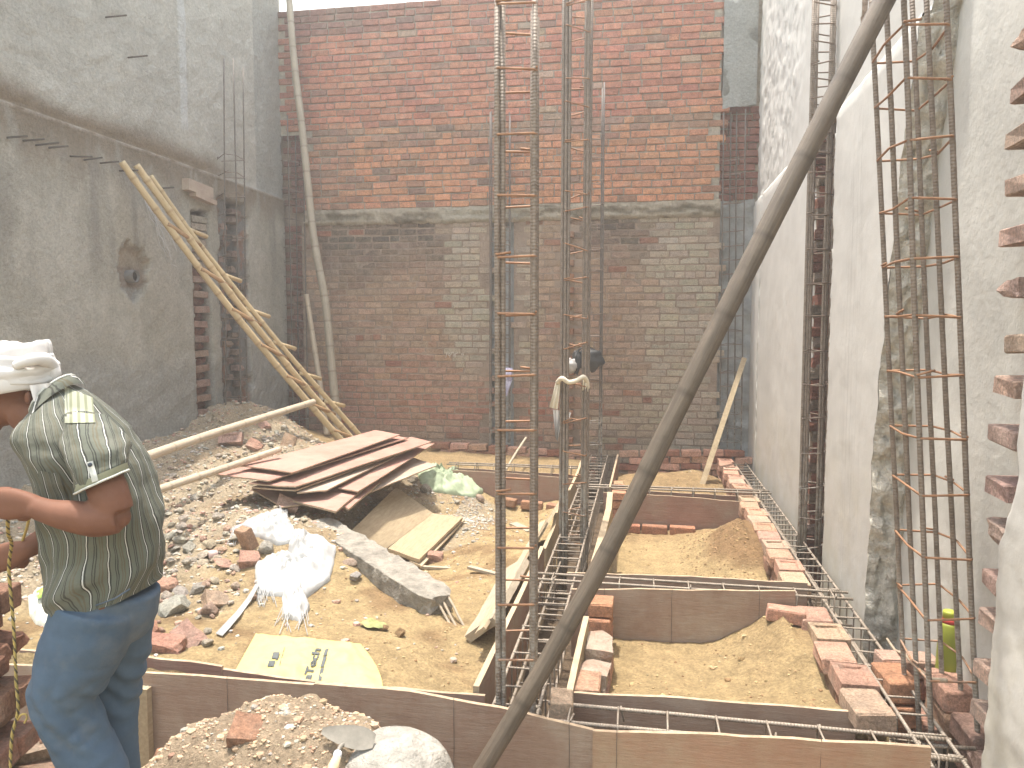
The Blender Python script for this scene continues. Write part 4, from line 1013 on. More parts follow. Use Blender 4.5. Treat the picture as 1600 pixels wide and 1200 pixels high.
# ------------------------------------------------------------------ beam cages lying in the trenches
def beam(label, a, b_, w_, h_, n_, side=None, ext=0.0, rb=0.0085):
    a, b_ = Vector(a), Vector(b_); d = (b_-a).normalized(); s_ = Vector((-d.y, d.x, 0))
    P0 = [a+s_*(w_*i/2)+UP*(h_*j) for i, j in ((-1, 0), (1, 0), (1, -1), (-1, -1))]; P1 = [p+(b_-a) for p in P0]
    return cage(label, P0, P1, [(i+.5)/n_ for i in range(n_)], rb, 0.0048, M['beam_bar'], M['beam_bar'], 'beam_cage', 'rebar cage', tilt=0.002)
beam('long beam cage lying along the middle trench towards the far wall', (-0.535, 3.10, -.04), (-0.545, 9.6, -.0), 0.20, 0.22, 37)
beam('beam cage across the second trench passing under the leaning bamboo prop', (-0.66, 4.73, .035), (1.22, 4.73, .02), 0.115, 0.16, 9)
beam('beam cage in the front trench of the nearest bay', (-0.40, 3.17, -.035), (1.24, 3.17, -.05), 0.15, 0.16, 8, rb=.0095)
beam('beam cage in the far trench behind the brown board', (-0.66, 7.57, .03), (1.2, 7.57, .03), 0.11, 0.16, 9)
beam('beam cage along the trench at the foot of the white wall', (1.16, 3.02, -.05), (1.16, 9.7, -.05), 0.13, 0.18, 42)
beam('beam cage in the front trench behind the worker', (-3.2, 3.13, -.06), (-0.65, 3.13, -.06), 0.11, 0.2, 9)
beam('beam cage in the short trench behind the dark red board', (-2.25, 8.6, .02), (-0.70, 8.6, .02), 0.11, 0.2, 7)
# loose ribbed bar end crossing the corner, and short cord
tag(MB().tube([at(1440, 1164, D=3.0), at(1524, 1170, D=2.98)], 0.009, 8).build('rebar_rod', M['beam_bar'], None, True, at(1440, 1164, D=3.0)), 'short ribbed rod end crossing the foot of the leaning front column', 'rebar')
tag(MB().tube([at(1386, 998, D=3.9), at(1398, 1016, D=3.8), at(1415, 1024, D=3.6), at(1435, 1046, D=3.4), at(1452, 1062, D=3.2), at(1478, 1063, D=3.05)], [.006, .008, .007, .01, .012, .009], 7).build('cord', M['cable'], None, True, at(1435, 1046, D=3.4)), 'cement crusted cord tied to the foot of the leaning rebar column', 'cord')
# ================================================================== BAMBOO, POLES, PLANKS
def path_D(px, D0, D1):
    v0, v1 = px[0][1], px[-1][1]
    return [at(u, v, D=1/lerp(1/D0, 1/D1, (v-v0)/(v1-v0))) for u, v in px]
def smoothpath(pts, n=4):
    out = []
    for i in range(len(pts)-1):
        p0, p1, p2, p3 = pts[max(0, i-1)], pts[i], pts[i+1], pts[min(len(pts)-1, i+2)]
        for k in range(n):
            t = k/n
            out.append(0.5*((2*p1)+(p2-p0)*t+(2*p0-5*p1+4*p2-p3)*t*t+(3*p1-p0-3*p2+p3)*t**3))
    out.append(pts[-1]); return out
def pole_mesh(pts, r0, r1, node=0.33, n=12, swell=0.12):
    L = 0; rs = []
    for i, p in enumerate(pts):
        if i: L += (p-pts[i-1]).length
        rs.append(L)
    # resample so that each joint gets its ring
    tot = rs[-1]; q = []; rr = []; step = 0.03
    k = int(tot/step); acc = 0; j = 0
    for i in range(k+1):
        s_ = tot*i/k
        while j < len(rs)-2 and rs[j+1] < s_: j += 1
        t = (s_-rs[j])/max(1e-6, rs[j+1]-rs[j]); q.append(pts[j].lerp(pts[j+1], t))
        ph = abs((s_/node) % 1-0.5)*node
        rr.append(lerp(r0, r1, s_/tot)*(1+(swell if ph < 0.02 else 0)+0.02*fbm(s_*3, 0, 1)))
    return MB().tube(q, rr, n)
D0 = (at(200, 255, X=-4.74)-CAM).dot(FV)
RA = path_D([(190, 253), (272, 366), (351, 471), (450, 592), (530, 684), (552, 709)], D0, 8.9)
RB_ = path_D([(213, 258), (290, 364), (371, 473), (465, 590), (545, 680), (566, 703)], D0+.12, 9.1)
RC = path_D([(235, 275), (290, 353), (345, 424), (450, 553), (555, 672), (575, 694)], D0+.26, 9.25)
ld = thing('bamboo_ladder', 'long pale bamboo ladder leaning on the grey rendered wall', 'ladder', RA[-1])
for pts, r in ((RA, .036), (RB_, .036), (RC, .029)): part(pole_mesh(smoothpath(pts), r*.92, r), 'rail', M['bamboo'], ld)
def along(pts, t):
    L = [0]
    for a, b_ in zip(pts, pts[1:]): L.append(L[-1]+(b_-a).length)
    s_ = t*L[-1]
    for i in range(len(pts)-1):
        if s_ <= L[i+1]: return pts[i].lerp(pts[i+1], (s_-L[i])/(L[i+1]-L[i]))
    return pts[-1]
RD = Vector((0.35, 0.86, -0.28)).normalized()
for t in (0.175, 0.31, 0.44, 0.565, 0.68, 0.79, 0.90):
    a = along(RA, t); b_ = along(RB_, t+.045); d = (b_-a).normalized()
    part(MB().tube([a-RD*.03+RV*.03, b_+RD*.10], .021, 9, 0).tube([a-RD*.0305+RV*.03, a-RD*.029+RV*.03], .013, 8, 1), 'rung', [M['bamboo_dark'], M['hole']], ld)
for t in (0.15, 0.30, 0.43, 0.555, 0.68, 0.80):
    c = along(RC, t)-RV*.022-UP*.01
    part(MB().tube([c-RD*.06, c+RD*.24+RV*.03], .023, 9, 0).tube([c-RD*.0605, c-RD*.0585], .014, 8, 1), 'rung', [M['bamboo'], M['hole']], ld)
def pole(name, label, cat, pts, r0, r1, mat, node=.33, sw=.1):
    pts = smoothpath(pts); mb = pole_mesh(pts, r0, r1, node, 12, sw)
    return tag(mb.build(name, mat, None, True, pts[0]), label, cat)
PR = [(628, 1385), (757, 1196), (924, 910), (1086, 583), (1236, 285), (1382, 0), (1496, -215)]
pole('bamboo_prop', 'thick brown bamboo prop slanting across the whole right half of the photo', 'bamboo pole', [at(u, v, D=lerp(2.74, 3.05, i/6)) for i, (u, v) in enumerate(PR)], .0345, .041, M['bamboo_prop'], .74, .045)
TB = [(449, -60), (452, 0), (460, 100), (472, 200), (490, 370), (508, 470), (518, 570), (526, 650), (530, 690)]
pole('bamboo_pole', 'tall thin crooked bamboo pole leaning on the far brick wall', 'bamboo pole', [at(u, v, Y=lerp(9.86, 9.35, i/8)) for i, (u, v) in enumerate(TB)], .042, .055, M['bamboo_old'], .6, .08)
pole('bamboo_stake', 'short split bamboo stake beside the tall crooked pole', 'bamboo stake', [at(u, v, Y=y_) for u, v, y_ in ((479, 460, 9.82), (488, 520, 9.75), (500, 600, 9.6), (511, 680, 9.45))], .03, .038, M['pole_pale'], .5)
pole('wooden_pole', 'thick pale pole lying high on the rubble heap against the ladder foot', 'pole', [at(150, 742, D=5.3), at(230, 713, D=5.8), at(350, 672, D=6.8), at(490, 628, D=8.2)], .039, .033, M['pole_pale'], .9, .04)
pole('wooden_pole', 'thinner pale pole lying lower on the rubble with its end at the sheets', 'pole', [at(170, 797, D=4.9), at(240, 768, D=5.2), at(340, 735, D=5.9), at(437, 702, D=6.5)], .029, .027, M['pole_pale'], .9, .04)
pole('wooden_stick', 'thin stick leaning on the dark red board by the far kerb', 'stick', [at(788, 738, D=8.75), at(806, 708, D=9.1), at(822, 684, D=9.4)], .014, .014, M['pole_pale'], 2, 0)
a, b_ = at(1092, 772, D=8.35), at(1163, 560, D=9.45)
d = (b_-a).normalized(); x_ = RV; n_ = d.cross(x_).normalized(); x_ = n_.cross(d).normalized()
mb = MB(); mb.loft([[p+x_*i*.030+n_*j*.014 for i, j in ((-1, -1), (1, -1), (1, 1), (-1, 1))] for p in (a.lerp(b_, q/8)+x_*.004*fbm(q, 0, 0) for q in range(9))])
tag(mb.build('wooden_plank', M['plank_dusty'], None, False, a), 'pale narrow plank leaning in the far right bay against the corner rebar', 'plank')

# ================================================================== SHEETS AND BOARDS ON THE HEAP
def Q(*c): return [at(u, v, Z=z) for u, v, z in c]
SG = 'plywood sheets stacked on the rubble heap'
slab('plywood_sheet', 'red plywood sheet on top of the fanned stack, furthest to the back', Q((376, 727, .49), (456, 738, .47), (625, 679, .49), (586, 672, .51)), .0105, M['ply_red'], 'plywood sheet', None, SG)
slab('plywood_sheet', 'reddish sheet second in the stack, its left corner reaching furthest out over the rubble', Q((335, 740, .45), (420, 751, .43), (638, 684, .44), (600, 678, .45)), .0105, M['ply_red'], 'plywood sheet', None, SG)
slab('plywood_sheet', 'reddish sheet third in the stack whose far end points towards the front rebar column', Q((388, 755, .40), (462, 760, .39), (674, 690, .40), (642, 683, .41)), .0105, M['ply_red'], 'plywood sheet', None, SG)
slab('plywood_sheet', 'greyish thin sheet edge lying under the third sheet of the stack', Q((393, 761, .365), (462, 766, .355), (650, 699, .36), (610, 693, .37)), .0105, M['ply_old'], 'plywood sheet', None, SG)
slab('plywood_sheet', 'pale worn grey sheet in the middle of the fanned stack', Q((464, 769, .335), (510, 766, .33), (646, 699, .34), (600, 692, .35)), .0105, M['ply_old'], 'plywood sheet', None, SG)
slab('plywood_sheet', 'long reddish sheet with an orange far tip at the right of the stack', Q((528, 762, .29), (559, 768, .285), (679, 693, .31), (652, 692, .32)), .0105, M['ply_red'], 'plywood sheet', None, SG)
slab('plywood_sheet', 'grey brown sheet showing lowest at the right end of the stack above the green sack', Q((540, 775, .21), (580, 768, .20), (682, 727, .20), (645, 714, .22)), .0105, M['ply_old'], 'plywood sheet', None, SG)
slab('plywood_sheet', 'short red sheet with a broad front corner, lowest at the front of the stack', Q((454, 781, .255), (525, 799, .245), (575, 757, .25), (500, 755, .26)), .016, M['ply_red'], 'plywood sheet', None, SG)
slab('plywood_sheet', 'narrow red sheet strip under the front corner of the stack', Q((535, 790, .225), (545, 795, .22), (595, 752, .225), (580, 750, .23)), .016, M['ply_red'], 'plywood sheet', None, SG)
slab('plywood_sheet', 'dark sheet slanting down under the left side of the stack towards the white sack', Q((393, 763, .30), (440, 792, .235), (520, 780, .22), (470, 760, .28)), .0105, M['ply_form'], 'plywood sheet', None, SG)
# something under the stack so that it does not hover: brick heap below
b1 = slab('timber_board', 'wide dusty board with a scrawl on it leaning beneath the plywood stack', Q((549, 829, -.03), (604, 857, -.24), (677, 802, -.21), (619, 761, .03)), .03, M['plank_dusty'], 'board', M['plank'])
b2 = slab('timber_board', 'dusty cracked board lying flat with its right corner above the sand', Q((606, 857, -.185), (655, 874, -.205), (723, 808, -.19), (676, 802, -.175)), .028, M['plank_dusty'], 'board', M['plank'])
slab('timber_board', 'thin board edge showing just under the dusty cracked board', Q((640, 876, -.235), (659, 884, -.245), (726, 812, -.235), (700, 806, -.235)), .016, M['plank'], 'board', M['plank'])
qb = Q((549, 829, -.03), (604, 857, -.24), (677, 802, -.21), (619, 761, .03)); nb_ = (qb[1]-qb[0]).cross(qb[3]-qb[0]).normalized()
if nb_.z < 0: nb_ = -nb_
def onb(p):
    d = ray(*p); t = (qb[0]-CAM).dot(nb_)/d.dot(nb_); return CAM+d*t+nb_*.009
sc = [[(621, 800), (626, 797), (622, 804), (628, 803)], [(626, 806), (631, 800), (629, 809), (634, 804)], [(634, 810), (637, 803), (638, 811), (643, 807)], [(637, 815), (641, 809), (643, 816), (649, 813)], [(622, 809), (632, 813), (644, 820)]]
mb = MB()
for ln in sc: mb.tube([onb(p)-b1.location for p in ln], .004, 4)
mb.build('scrawl', M['pole_pale'], b1)

# ================================================================== BROKEN CONCRETE BEAM
N_, Fp = at(690, 930, D=4.62), at(497, 812, D=5.75)
dv = (Fp-N_); dl = dv.length; dv.normalize(); sv = Vector((dv.y, -dv.x, 0)).normalized(); uv = sv.cross(dv).normalized()
if uv.z < 0: uv = -uv
rings = []; K = 44
sec = [(-.5, -.985), (-.485, -1), (-.25, -1), (0, -1), (.25, -1), (.485, -1), (.5, -.985), (.5, -.75), (.5, -.5), (.5, -.25), (.5, -.02), (.485, 0), (.25, 0), (0, 0), (-.25, 0), (-.485, 0), (-.5, -.02), (-.5, -.25), (-.5, -.5), (-.5, -.75)]
for i in range(-1, K+1):
    t = i/(K-1); t = min(1, max(0, t)); p = N_+dv*dl*t; e_ = sstep(-.02, .05, t)*sstep(1.02, .97, t); rg = []
    for k, (a, b_) in enumerate(sec):
        q = p+sv*(.235*a*(0.55+.45*e_))+uv*(.215*(b_*(.45+.55*e_)))
        nn = fbm(q.x*11, q.y*11, q.z*11, 5)
        q = q+(sv*a+uv*(b_+.5))*(.030*nn)+dv*(.06*fbm(a*3, b_*3, 7)*(1-e_))
        rg.append(q)
    if i in (-1, K): c = sum(rg, Vector())/len(rg); rg = [c.lerp(q, .3) for q in rg]
    rings.append(rg)
cb = thing('concrete_beam', 'broken length of old concrete beam lying on the sand with steel prongs', 'concrete beam', N_-uv*.2)
part(MB().loft(rings), 'body', M['concrete'], cb, False)
for (u0, v0, u1, v1, D1) in ((682, 936, 737, 1044, 4.22), (690, 934, 743, 1040, 4.24), (700, 932, 753, 1030, 4.28)):
    a, b_ = at(u0, v0, D=4.66), at(u1, v1, D=D1); pts = [a+dv*.15]+[a.lerp(b_, q/6)+RV*.008*fbm(q*.6, u0, 0) for q in range(7)]
    part(MB().tube(pts, .0085, 7), 'prong', M['cable'], cb)

# ================================================================== SACKS
def drape(mb, poly, hb=.05, fold=.03, off=.012, n=64, rings=13, fs=9.0, seed=0, mi=0, tuck=True):
    c = np.mean(np.array(poly, float), axis=0); P = []
    m_ = len(poly)
    for k in range(n):
        t = k*m_/n; i = int(t) % m_; f_ = t-int(t); a, b_ = poly[i], poly[(i+1) % m_]
        P.append((lerp(a[0], b_[0], f_), lerp(a[1], b_[1], f_)))
    rg = []
    for r in range(rings+1):
        q = r/rings; row = []
        for k in range(n):
            ed = 1+0.04*fbm(k*0.5, seed, 3)
            u = c[0]+(P[k][0]-c[0])*q*ed; v = c[1]+(P[k][1]-c[1])*q*ed
            p = hit(u, v); a = 2*pi*k/n
            crease = 1-2*abs(fbm(p.x*fs+seed, p.y*fs*1.3, seed*1.7, 3))+.55*(1-2.4*abs(fbm(p.x*fs*2.3+seed, p.y*fs*2.6, seed*2.7, 2)))
            h = off+hb*max(0, 1-q**2.2)*(.6+.5*fbm(p.x*5, p.y*5, seed))+fold*max(0, crease)*(0.5+.5*(1-q))+.4*fold*abs(sin(a*7+seed+q*2))*q*(1-q)*2
            row.append(Vector((p.x, p.y, p.z+max(.004, h))))
        rg.append(row)
    if tuck: rg.append([p-UP*.05 for p in rg[-1]])
    mb.loft(rg, mi, None, False)
    return mb
ws = MB()
drape(ws, [(398, 888), (420, 874), (455, 872), (470, 836), (503, 842), (525, 861), (516, 907), (478, 936), (439, 933), (402, 929)], .08, .035, seed=3, n=90, rings=20)
drape(ws, [(439, 912), (472, 912), (484, 953), (471, 972), (443, 966)], .07, .03, seed=5, fs=16, n=70, rings=14)
drape(ws, [(360, 832), (404, 809), (440, 797), (454, 820), (468, 846), (433, 853), (404, 840)], .06, .03, seed=8, n=80, rings=16)
drape(ws, [(455, 836), (480, 834), (492, 880), (462, 892), (450, 866)], .09, .03, seed=12, fs=14, n=60, rings=12)
for _ in range(70):
    u0, v0 = random.choice([(rnd(398, 425), rnd(920, 932)), (rnd(440, 480), rnd(955, 970)), (rnd(362, 380), rnd(828, 836)), (rnd(430, 450), rnd(797, 808))])
    d_ = (rnd(-14, 10), rnd(6, 26)); pts = [hit(u0+d_[0]*q/4, v0+d_[1]*q/4)+UP*(.03*(1-q/4)+.008) for q in range(5)]
    ws.tube(pts, .0022, 4)
for k in range(26):
    o_ = rnd(-4, 4); pts = [hit(u+o_*f_+rnd(-1, 1), v+o_*.4*f_)+UP*(h_) for u, v, h_, f_ in ((402, 926, .05, .6), (388, 945, .03, .8), (371, 966, .025, 1), (355, 984, .02, 1.2), (342, 995, .012, 1.3))]
    ws.tube(pts, .003, 4)
cw = hit(450, 890)
tag(ws.build('torn_sack', M['sack_white'], None, True, cw), 'torn white woven plastic sack crumpled on the rubble slope', 'sack')
gs = MB()
drape(gs, [(652, 742), (668, 732), (681, 726), (695, 738), (720, 742), (756, 752), (762, 766), (742, 778), (700, 772), (678, 769), (658, 757)], .10, .06, seed=21, n=90, rings=18, fs=5)
tag(gs.build('green_sack', M['sack_green'], None, True, hit(700, 755)), 'pale green plastic sack lying on the gravel at the right of the sheets', 'sack')
# yellow bag
yq = [at(400, 999, Y=3.75), at(567, 1006, Y=3.75), at(600, 1080, Y=3.30), at(368, 1062, Y=3.30)]
for p in yq: p.z = max(p.z, gz(p.x, p.y)+.012)
yn = (yq[1]-yq[0]).cross(yq[3]-yq[0]).normalized()
if yn.z < 0: yn = -yn
def bagp(s_, t_):
    right = lerp(1.0, 0.965+.035*sin(t_*pi), .6)+.03*sin(t_*2.6)
    s2 = s_*right
    p = yq[0].lerp(yq[1], s2).lerp(yq[3].lerp(yq[2], s2), t_)
    e_ = min(1, 8*min(s_, 1-s_, t_, 1-t_)); w_ = abs(fbm(s_*4+t_*3, t_*2.5-s_*2, 3, 3))
    return p+yn*(0.014*e_+0.034*w_*e_+0.02*sin(pi*s_)*e_*.5)
mb = MB(); NN, MM = 60, 26
top = [bagp(i/NN, j/MM) for j in range(MM+1) for i in range(NN+1)]
fs = [(j*(NN+1)+i, j*(NN+1)+i+1, (j+1)*(NN+1)+i+1, (j+1)*(NN+1)+i) for j in range(MM) for i in range(NN)]
mb.add(top, fs); mb.add([p-yn*.03 for p in top], [tuple(reversed(f)) for f in fs])
yb = mb.build('printed_bag', M['sack_yellow'], None, True, yq[3]); tag(yb, 'flattened yellow cement bag with grey printing behind the front boards', 'bag')
def text_mesh(s_, bold=0.0):
    cu = bpy.data.curves.new('lettering', 'FONT'); cu.body = s_; cu.size = 1.0; cu.offset = bold; cu.resolution_u = 3
    o = bpy.data.objects.new('lettering', cu); COL.objects.link(o)
    dg = bpy.context.evaluated_depsgraph_get(); me = bpy.data.meshes.new_from_object(o.evaluated_get(dg))
    bpy.data.objects.remove(o); vs = [v.co[:] for v in me.vertices]; fs = [tuple(p.vertices) for p in me.polygons]; bpy.data.meshes.remove(me)
    return vs, fs
def onbag(u, v):
    d = ray(u, v); p = CAM+d*((yq[0]-CAM).dot(yn)/d.dot(yn)); s_, t_ = .5, .5
    for _ in range(30):
        e_ = p-bagp(s_, t_); e_ -= yn*e_.dot(yn); gs_ = (bagp(s_+.01, t_)-bagp(s_-.01, t_))/.02; gt_ = (bagp(s_, t_+.01)-bagp(s_, t_-.01))/.02
        s_ = min(1, max(0, s_+.8*e_.dot(gs_)/gs_.length_squared)); t_ = min(1, max(0, t_+.8*e_.dot(gt_)/gt_.length_squared))
        d2 = CAM+d*((bagp(s_, t_)-CAM).dot(yn)/d.dot(yn)); p = d2
    return bagp(s_, t_)+yn*.006-yb.location
def bagtext(s_, o_, xv, yv, bold=0.0):
    vs, fs = text_mesh(s_, bold); wmax = max(v[0] for v in vs)
    MB().add([onbag(o_[0]+xv[0]*x/wmax+yv[0]*y, o_[1]+xv[1]*x/wmax+yv[1]*y) for x, y, z in vs], fs).build('lettering', M['ink'], yb, False)
bagtext('aTech', (484.5, 1065), (17, -50), (-17, -2), .035)
mb = MB()
for (x0, y0, x1, y1) in ((496.5, 1066, 501, 1046), (500.5, 1044, 505, 1028), (504.5, 1026.5, 508.5, 1016)):
    mb.add([onbag(x0, y0), onbag(x0+5.5, y0-1), onbag(x1+5.5, y1-1), onbag(x1, y1)], [(0, 1, 2, 3)])
mb.build('lettering', M['ink'], yb, False)
mb = MB()
for (x0, y0, w_, h_) in ((419, 1034, 10, 9), (425.5, 1020.5, 10, 10), (432, 1028, 3, 4)):
    mb.add([onbag(x0+1.5, y0), onbag(x0+w_+1.5, y0), onbag(x0+w_-1.5, y0+h_), onbag(x0-1.5, y0+h_)], [(0, 1, 2, 3)])
mb.tube([onbag(445, 1014), onbag(437, 1040)], .0015, 4)
mb.build('emblem', M['ink'], yb, False)
# small bag with a green print beside the worker
sb = MB(); drape(sb, [(44, 940), (58, 926), (84, 918), (100, 950), (80, 985), (55, 975), (46, 962)], .07, .03, seed=31, n=50, rings=12, mi=0)
so_ = sb.build('printed_bag', M['plastic_print'], None, True, hit(70, 955)); tag(so_, 'dirty pale plastic bag with a green print half hidden behind the worker', 'bag')
gp = MB(); drape(gp, [(58, 944), (70, 937), (84, 934), (84, 946), (72, 954), (60, 956)], .03, .01, off=.075, seed=32, n=30, rings=6, tuck=False)
gp.v = [tuple(Vector(p)-so_.location) for p in gp.v]; gp.build('green_print', M['green_print'], so_)
tag(drape(MB(), [(560, 978), (580, 972), (606, 982), (600, 987), (575, 985)], .03, .02, seed=40, n=30, rings=6, tuck=False).build('leaf', M['leaf'], None, True, hit(582, 980)), 'curled green brown leaf scrap on the sand above the yellow bag', 'leaf')

# ================================================================== CLOTHS ON THE REBAR
def curtain(mb, tops, bots, nfold=5, amp=.02, thick=.006, rows=14, mi=0):
    n = len(tops); rg = []
    for j in range(rows+1):
        t = j/rows; row = []
        for i in range(n):
            p = tops[i].lerp(bots[i], t); row.append(p+FV*(-amp*sin(i/(n-1)*nfold*pi+t*1.3)*(0.3+.7*t))-FV*.02*sin(pi*t))
        rg.append(row)
    mb.loft(rg, mi, None, False, False); mb.loft([[p+FV*thick for p in r] for r in rg], mi, None, False, False); return mb
def lin(u0, v0, u1, v1, D, n): return [at(lerp(u0, u1, i/(n-1)), lerp(v0, v1, i/(n-1)), D=D) for i in range(n)]
cc = MB()
cc.tube(smoothpath([at(u, v, D=d) for u, v, d in ((871, 598, 5.92), (878, 591, 5.86), (888, 597, 5.86), (900, 595, 5.86), (911, 589, 5.88), (917, 596, 5.92), (918, 606, 5.95))]), [.018]*24+[.02], 9)
curtain(cc, lin(869, 594, 876, 592, 5.93, 9), lin(858, 636, 871, 640, 5.93, 9), 4, .012)
curtain(cc, lin(911, 590, 919, 592, 5.93, 7), lin(909, 610, 919, 612, 5.93, 7), 4, .012)
tag(cc.build('cream_cloth', M['cream_cloth'], None, True, at(888, 597, D=5.9)), 'cream cloth strip tied round the second rebar column', 'cloth')
rg_ = MB(); curtain(rg_, lin(864, 640, 880, 642, 5.98, 10), lin(868, 686, 872, 690, 5.98, 10), 5, .02)
curtain(rg_, lin(878, 640, 892, 645, 6.2, 10), lin(876, 700, 884, 672, 6.2, 10), 4, .02)
tag(rg_.build('grey_rag', M['grey_rag'], None, True, at(872, 650, D=6)), 'grey rag hanging below the cream cloth on the second rebar column', 'cloth')
def blob(c, rx, ry, rz, seed=0, k=.18, n=24, m_=14, fr=4.0):
    rg = []
    for i in range(m_+1):
        th = pi*i/m_; row = []
        for j in range(n):
            ph = 2*pi*j/n; d = Vector((sin(th)*cos(ph), sin(th)*sin(ph), cos(th)))
            s_ = 1+k*fbm(d.x*fr*.5+seed, d.y*fr*.5, d.z*fr*.5, 4)+k*.6*abs(fbm(d.x*fr+seed, d.y*fr, d.z*fr, 3))
            row.append(Vector(c)+RV*(d.x*rx*s_)+FV*(d.y*ry*s_)+UP*(d.z*rz*s_))
        rg.append(row)
    return rg
bb = thing('black_bag', 'black bag hanging on the thin far rebar column', 'bag', at(925, 575, D=9.2))
part(MB().loft(blob(at(922, 562, D=9.2), .155, .1, .125, 2, .25)).loft(blob(at(901, 566, D=9.15), .05, .06, .13, 5, .3)), 'bag_body', M['black_bag'], bb)
part(MB().loft(blob(at(893, 572, D=9.12), .07, .06, .08, 9, .35)), 'grey_flap', M['grey_rag'], bb)
part(MB().tube([at(903, 548, D=9.15), at(912, 540, D=9.2), at(925, 545, D=9.25)], .012, 6), 'strap', M['black_bag'], bb)
vc = MB(); curtain(vc, lin(783, 574, 801, 575, 9.75, 12), lin(785, 592, 800, 594, 9.72, 12), 5, .03); curtain(vc, lin(784, 590, 801, 592, 9.74, 12), lin(786, 622, 793, 618, 9.74, 12), 5, .03)
tag(vc.build('violet_cloth', M['violet_cloth'], None, True, at(790, 590, D=9.7)), 'white and violet patterned cloth on the rebar in the wall chase', 'cloth')
sr = MB().tube([at(1178, 592, Y=9.3)+Vector((-.01, 0, 0)), at(1180, 608, Y=9.3), at(1178, 620, Y=9.3)], [.03, .035, .012], 8)

# ================================================================== GREEN FLASK
fb = at(1480, 1056, D=3.55); fl = thing('water_flask', 'lime green plastic flask with a dark red ring standing in the wall gap', 'flask', fb)
def lathe(mb, c, prof, n=24, mi=0):
    return mb.loft([[Vector(c)+Vector((r*cos(2*pi*k/n), r*sin(2*pi*k/n), z)) for k in range(n)] for r, z in prof], mi)
part(lathe(MB(), fb, [(.045, 0), (.052, .006), (.0525, .03), (.050, .12), (.046, .2), (.040, .25), (.034, .262)]), 'body', M['flask'], fl)
part(lathe(MB(), fb, [(.0345, .258), (.0345, .282)]), 'ring', M['flask_ring'], fl)
part(lathe(MB(), fb, [(.031, .28), (.0315, .312), (.029, .318)]), 'lid', M['flask_cap'], fl)

# ================================================================== LOOSE BRICKS, STONES, RUBBLE
def stone_mesh(i):
    bm = bmesh.new(); bmesh.ops.create_icosphere(bm, subdivisions=2, radius=0.5); r = random.Random(100+i)
    sx, sy, sz = r.uniform(.8, 1.2), r.uniform(.65, 1), r.uniform(.5, .75)
    pl_ = [Vector((r.uniform(-1, 1), r.uniform(-1, 1), r.uniform(-1, 1))).normalized() for _ in range(9)]
    for v in bm.verts:
        for n_ in pl_:
            d = v.co.dot(n_)-0.34
            if d > 0: v.co -= n_*d
        v.co += v.co.normalized()*.05*fbm(v.co.x*4+i, v.co.y*4, v.co.z*4, 3); v.co = Vector((v.co.x*sx, v.co.y*sy, v.co.z*sz))
    me = bpy.data.meshes.new('rubble_stone'); bm.to_mesh(me); bm.free(); me.materials.append(M['brick_o']); return me
SM = [stone_mesh(i) for i in range(9)]
GRYS, PINKS, TAN = (0.44, 0.41, 0.35), (0.47, 0.30, 0.235), (0.45, 0.37, 0.275)
def stone(u, v, w_px, label=None, col=GRYS, group=None, k=None, fl=1.0, name='rubble_stone', p=None):
    p = p or hit(u, v); D = (p-CAM).dot(FV); s_ = w_px*D/F_PX
    o = link(name, SM[k if k is not None else random.randrange(9)]); o.location = p+UP*(s_*.16*fl)
    o.rotation_euler = (rnd(-.4, .4), rnd(-.4, .4), rnd(0, 6.28)); o.scale = (s_, s_, s_*fl); o.color = (*jit(col, .1), 1)
    return tag(o, label, 'stone', group)
def lbrick(u, v, label, rot, col=PINKS, scl=(1, 1, 1), chip=True, dz=.02, group=None, me=None):
    p = hit(u, v); return tag(brick(p+UP*dz, rot, jit(col, .08), scl, None, me or (random.choice(BRC) if chip else random.choice(BR))), label, 'brick', group)
stone(269, 958, 74, 'large flat grey lump of concrete, biggest stone beside the worker', GRYS, None, 2, .8)
stone(282, 931, 30, 'pale oval stone resting above the biggest concrete lump', (0.42, .39, .33), None, 4)
stone(309, 925, 34, 'grey rounded stone to the right of the pale oval one', (0.33, .315, .27), None, 6)
stone(261, 937, 26, 'small pale stone wedged left of the pale oval stone', (0.42, .38, .31), None, 1)
stone(226, 944, 30, 'tan chunk of broken brick touching the trousers of the worker', (0.39, .29, .20), None, 3)
stone(216, 975, 32, 'pale angular stone low beside the trousers of the worker', (0.43, .39, .32), None, 5)
stone(284, 992, 34, 'pale grey angular block of stone above the front trench board', (0.42, .385, .32), None, 7)
stone(328, 958, 38, 'pinkish brown squared chunk right of the biggest concrete lump', (0.40, .29, .22), None, 0)
stone(296, 860, 30, 'pale weathered stone below the lower pole on the rubble', (0.42, .39, .34), None, 8)
stone(328, 855, 30, 'tan lump of mortar in the middle of the rubble slope', TAN, None, 2)
stone(350, 883, 32, 'flat pink brick shard beside the socket in the rubble', (0.46, .29, .22), None, 4, .6)
stone(416, 862, 36, 'grey block of concrete tucked under the upper fold of the white sack', (0.37, .355, .32), None, 1)
stone(555, 905, 26, 'single pale stone lying alone on the sand below the concrete beam', (0.46, .42, .36), None, 3)
stone(549, 880, 30, 'flat pinkish stone just below the concrete beam', (0.44, .34, .27), None, 5, .6)
stone(750, 782, 20, 'pinkish stone at the right end of the green sack', (0.44, .31, .25), None, 7)
stone(664, 768, 26, 'grey stone sticking out under the green sack', (0.36, .33, .28), None, 0)
stone(645, 752, 24, 'grey stone under the right end of the plywood stack', (0.35, .32, .27), None, 6)
stone(600, 985, 22, 'brown clod of earth on the sand right of the leaf scrap', (0.28, .18, .10), None, 2)
stone(625, 992, 24, 'cracked brown clod beside the steel prongs', (0.30, .20, .11), None, 8)
stone(284, 827, 24, 'pale rounded stone at the top of the rubble slope by the shirt', (0.43, .38, .32), None, 3)
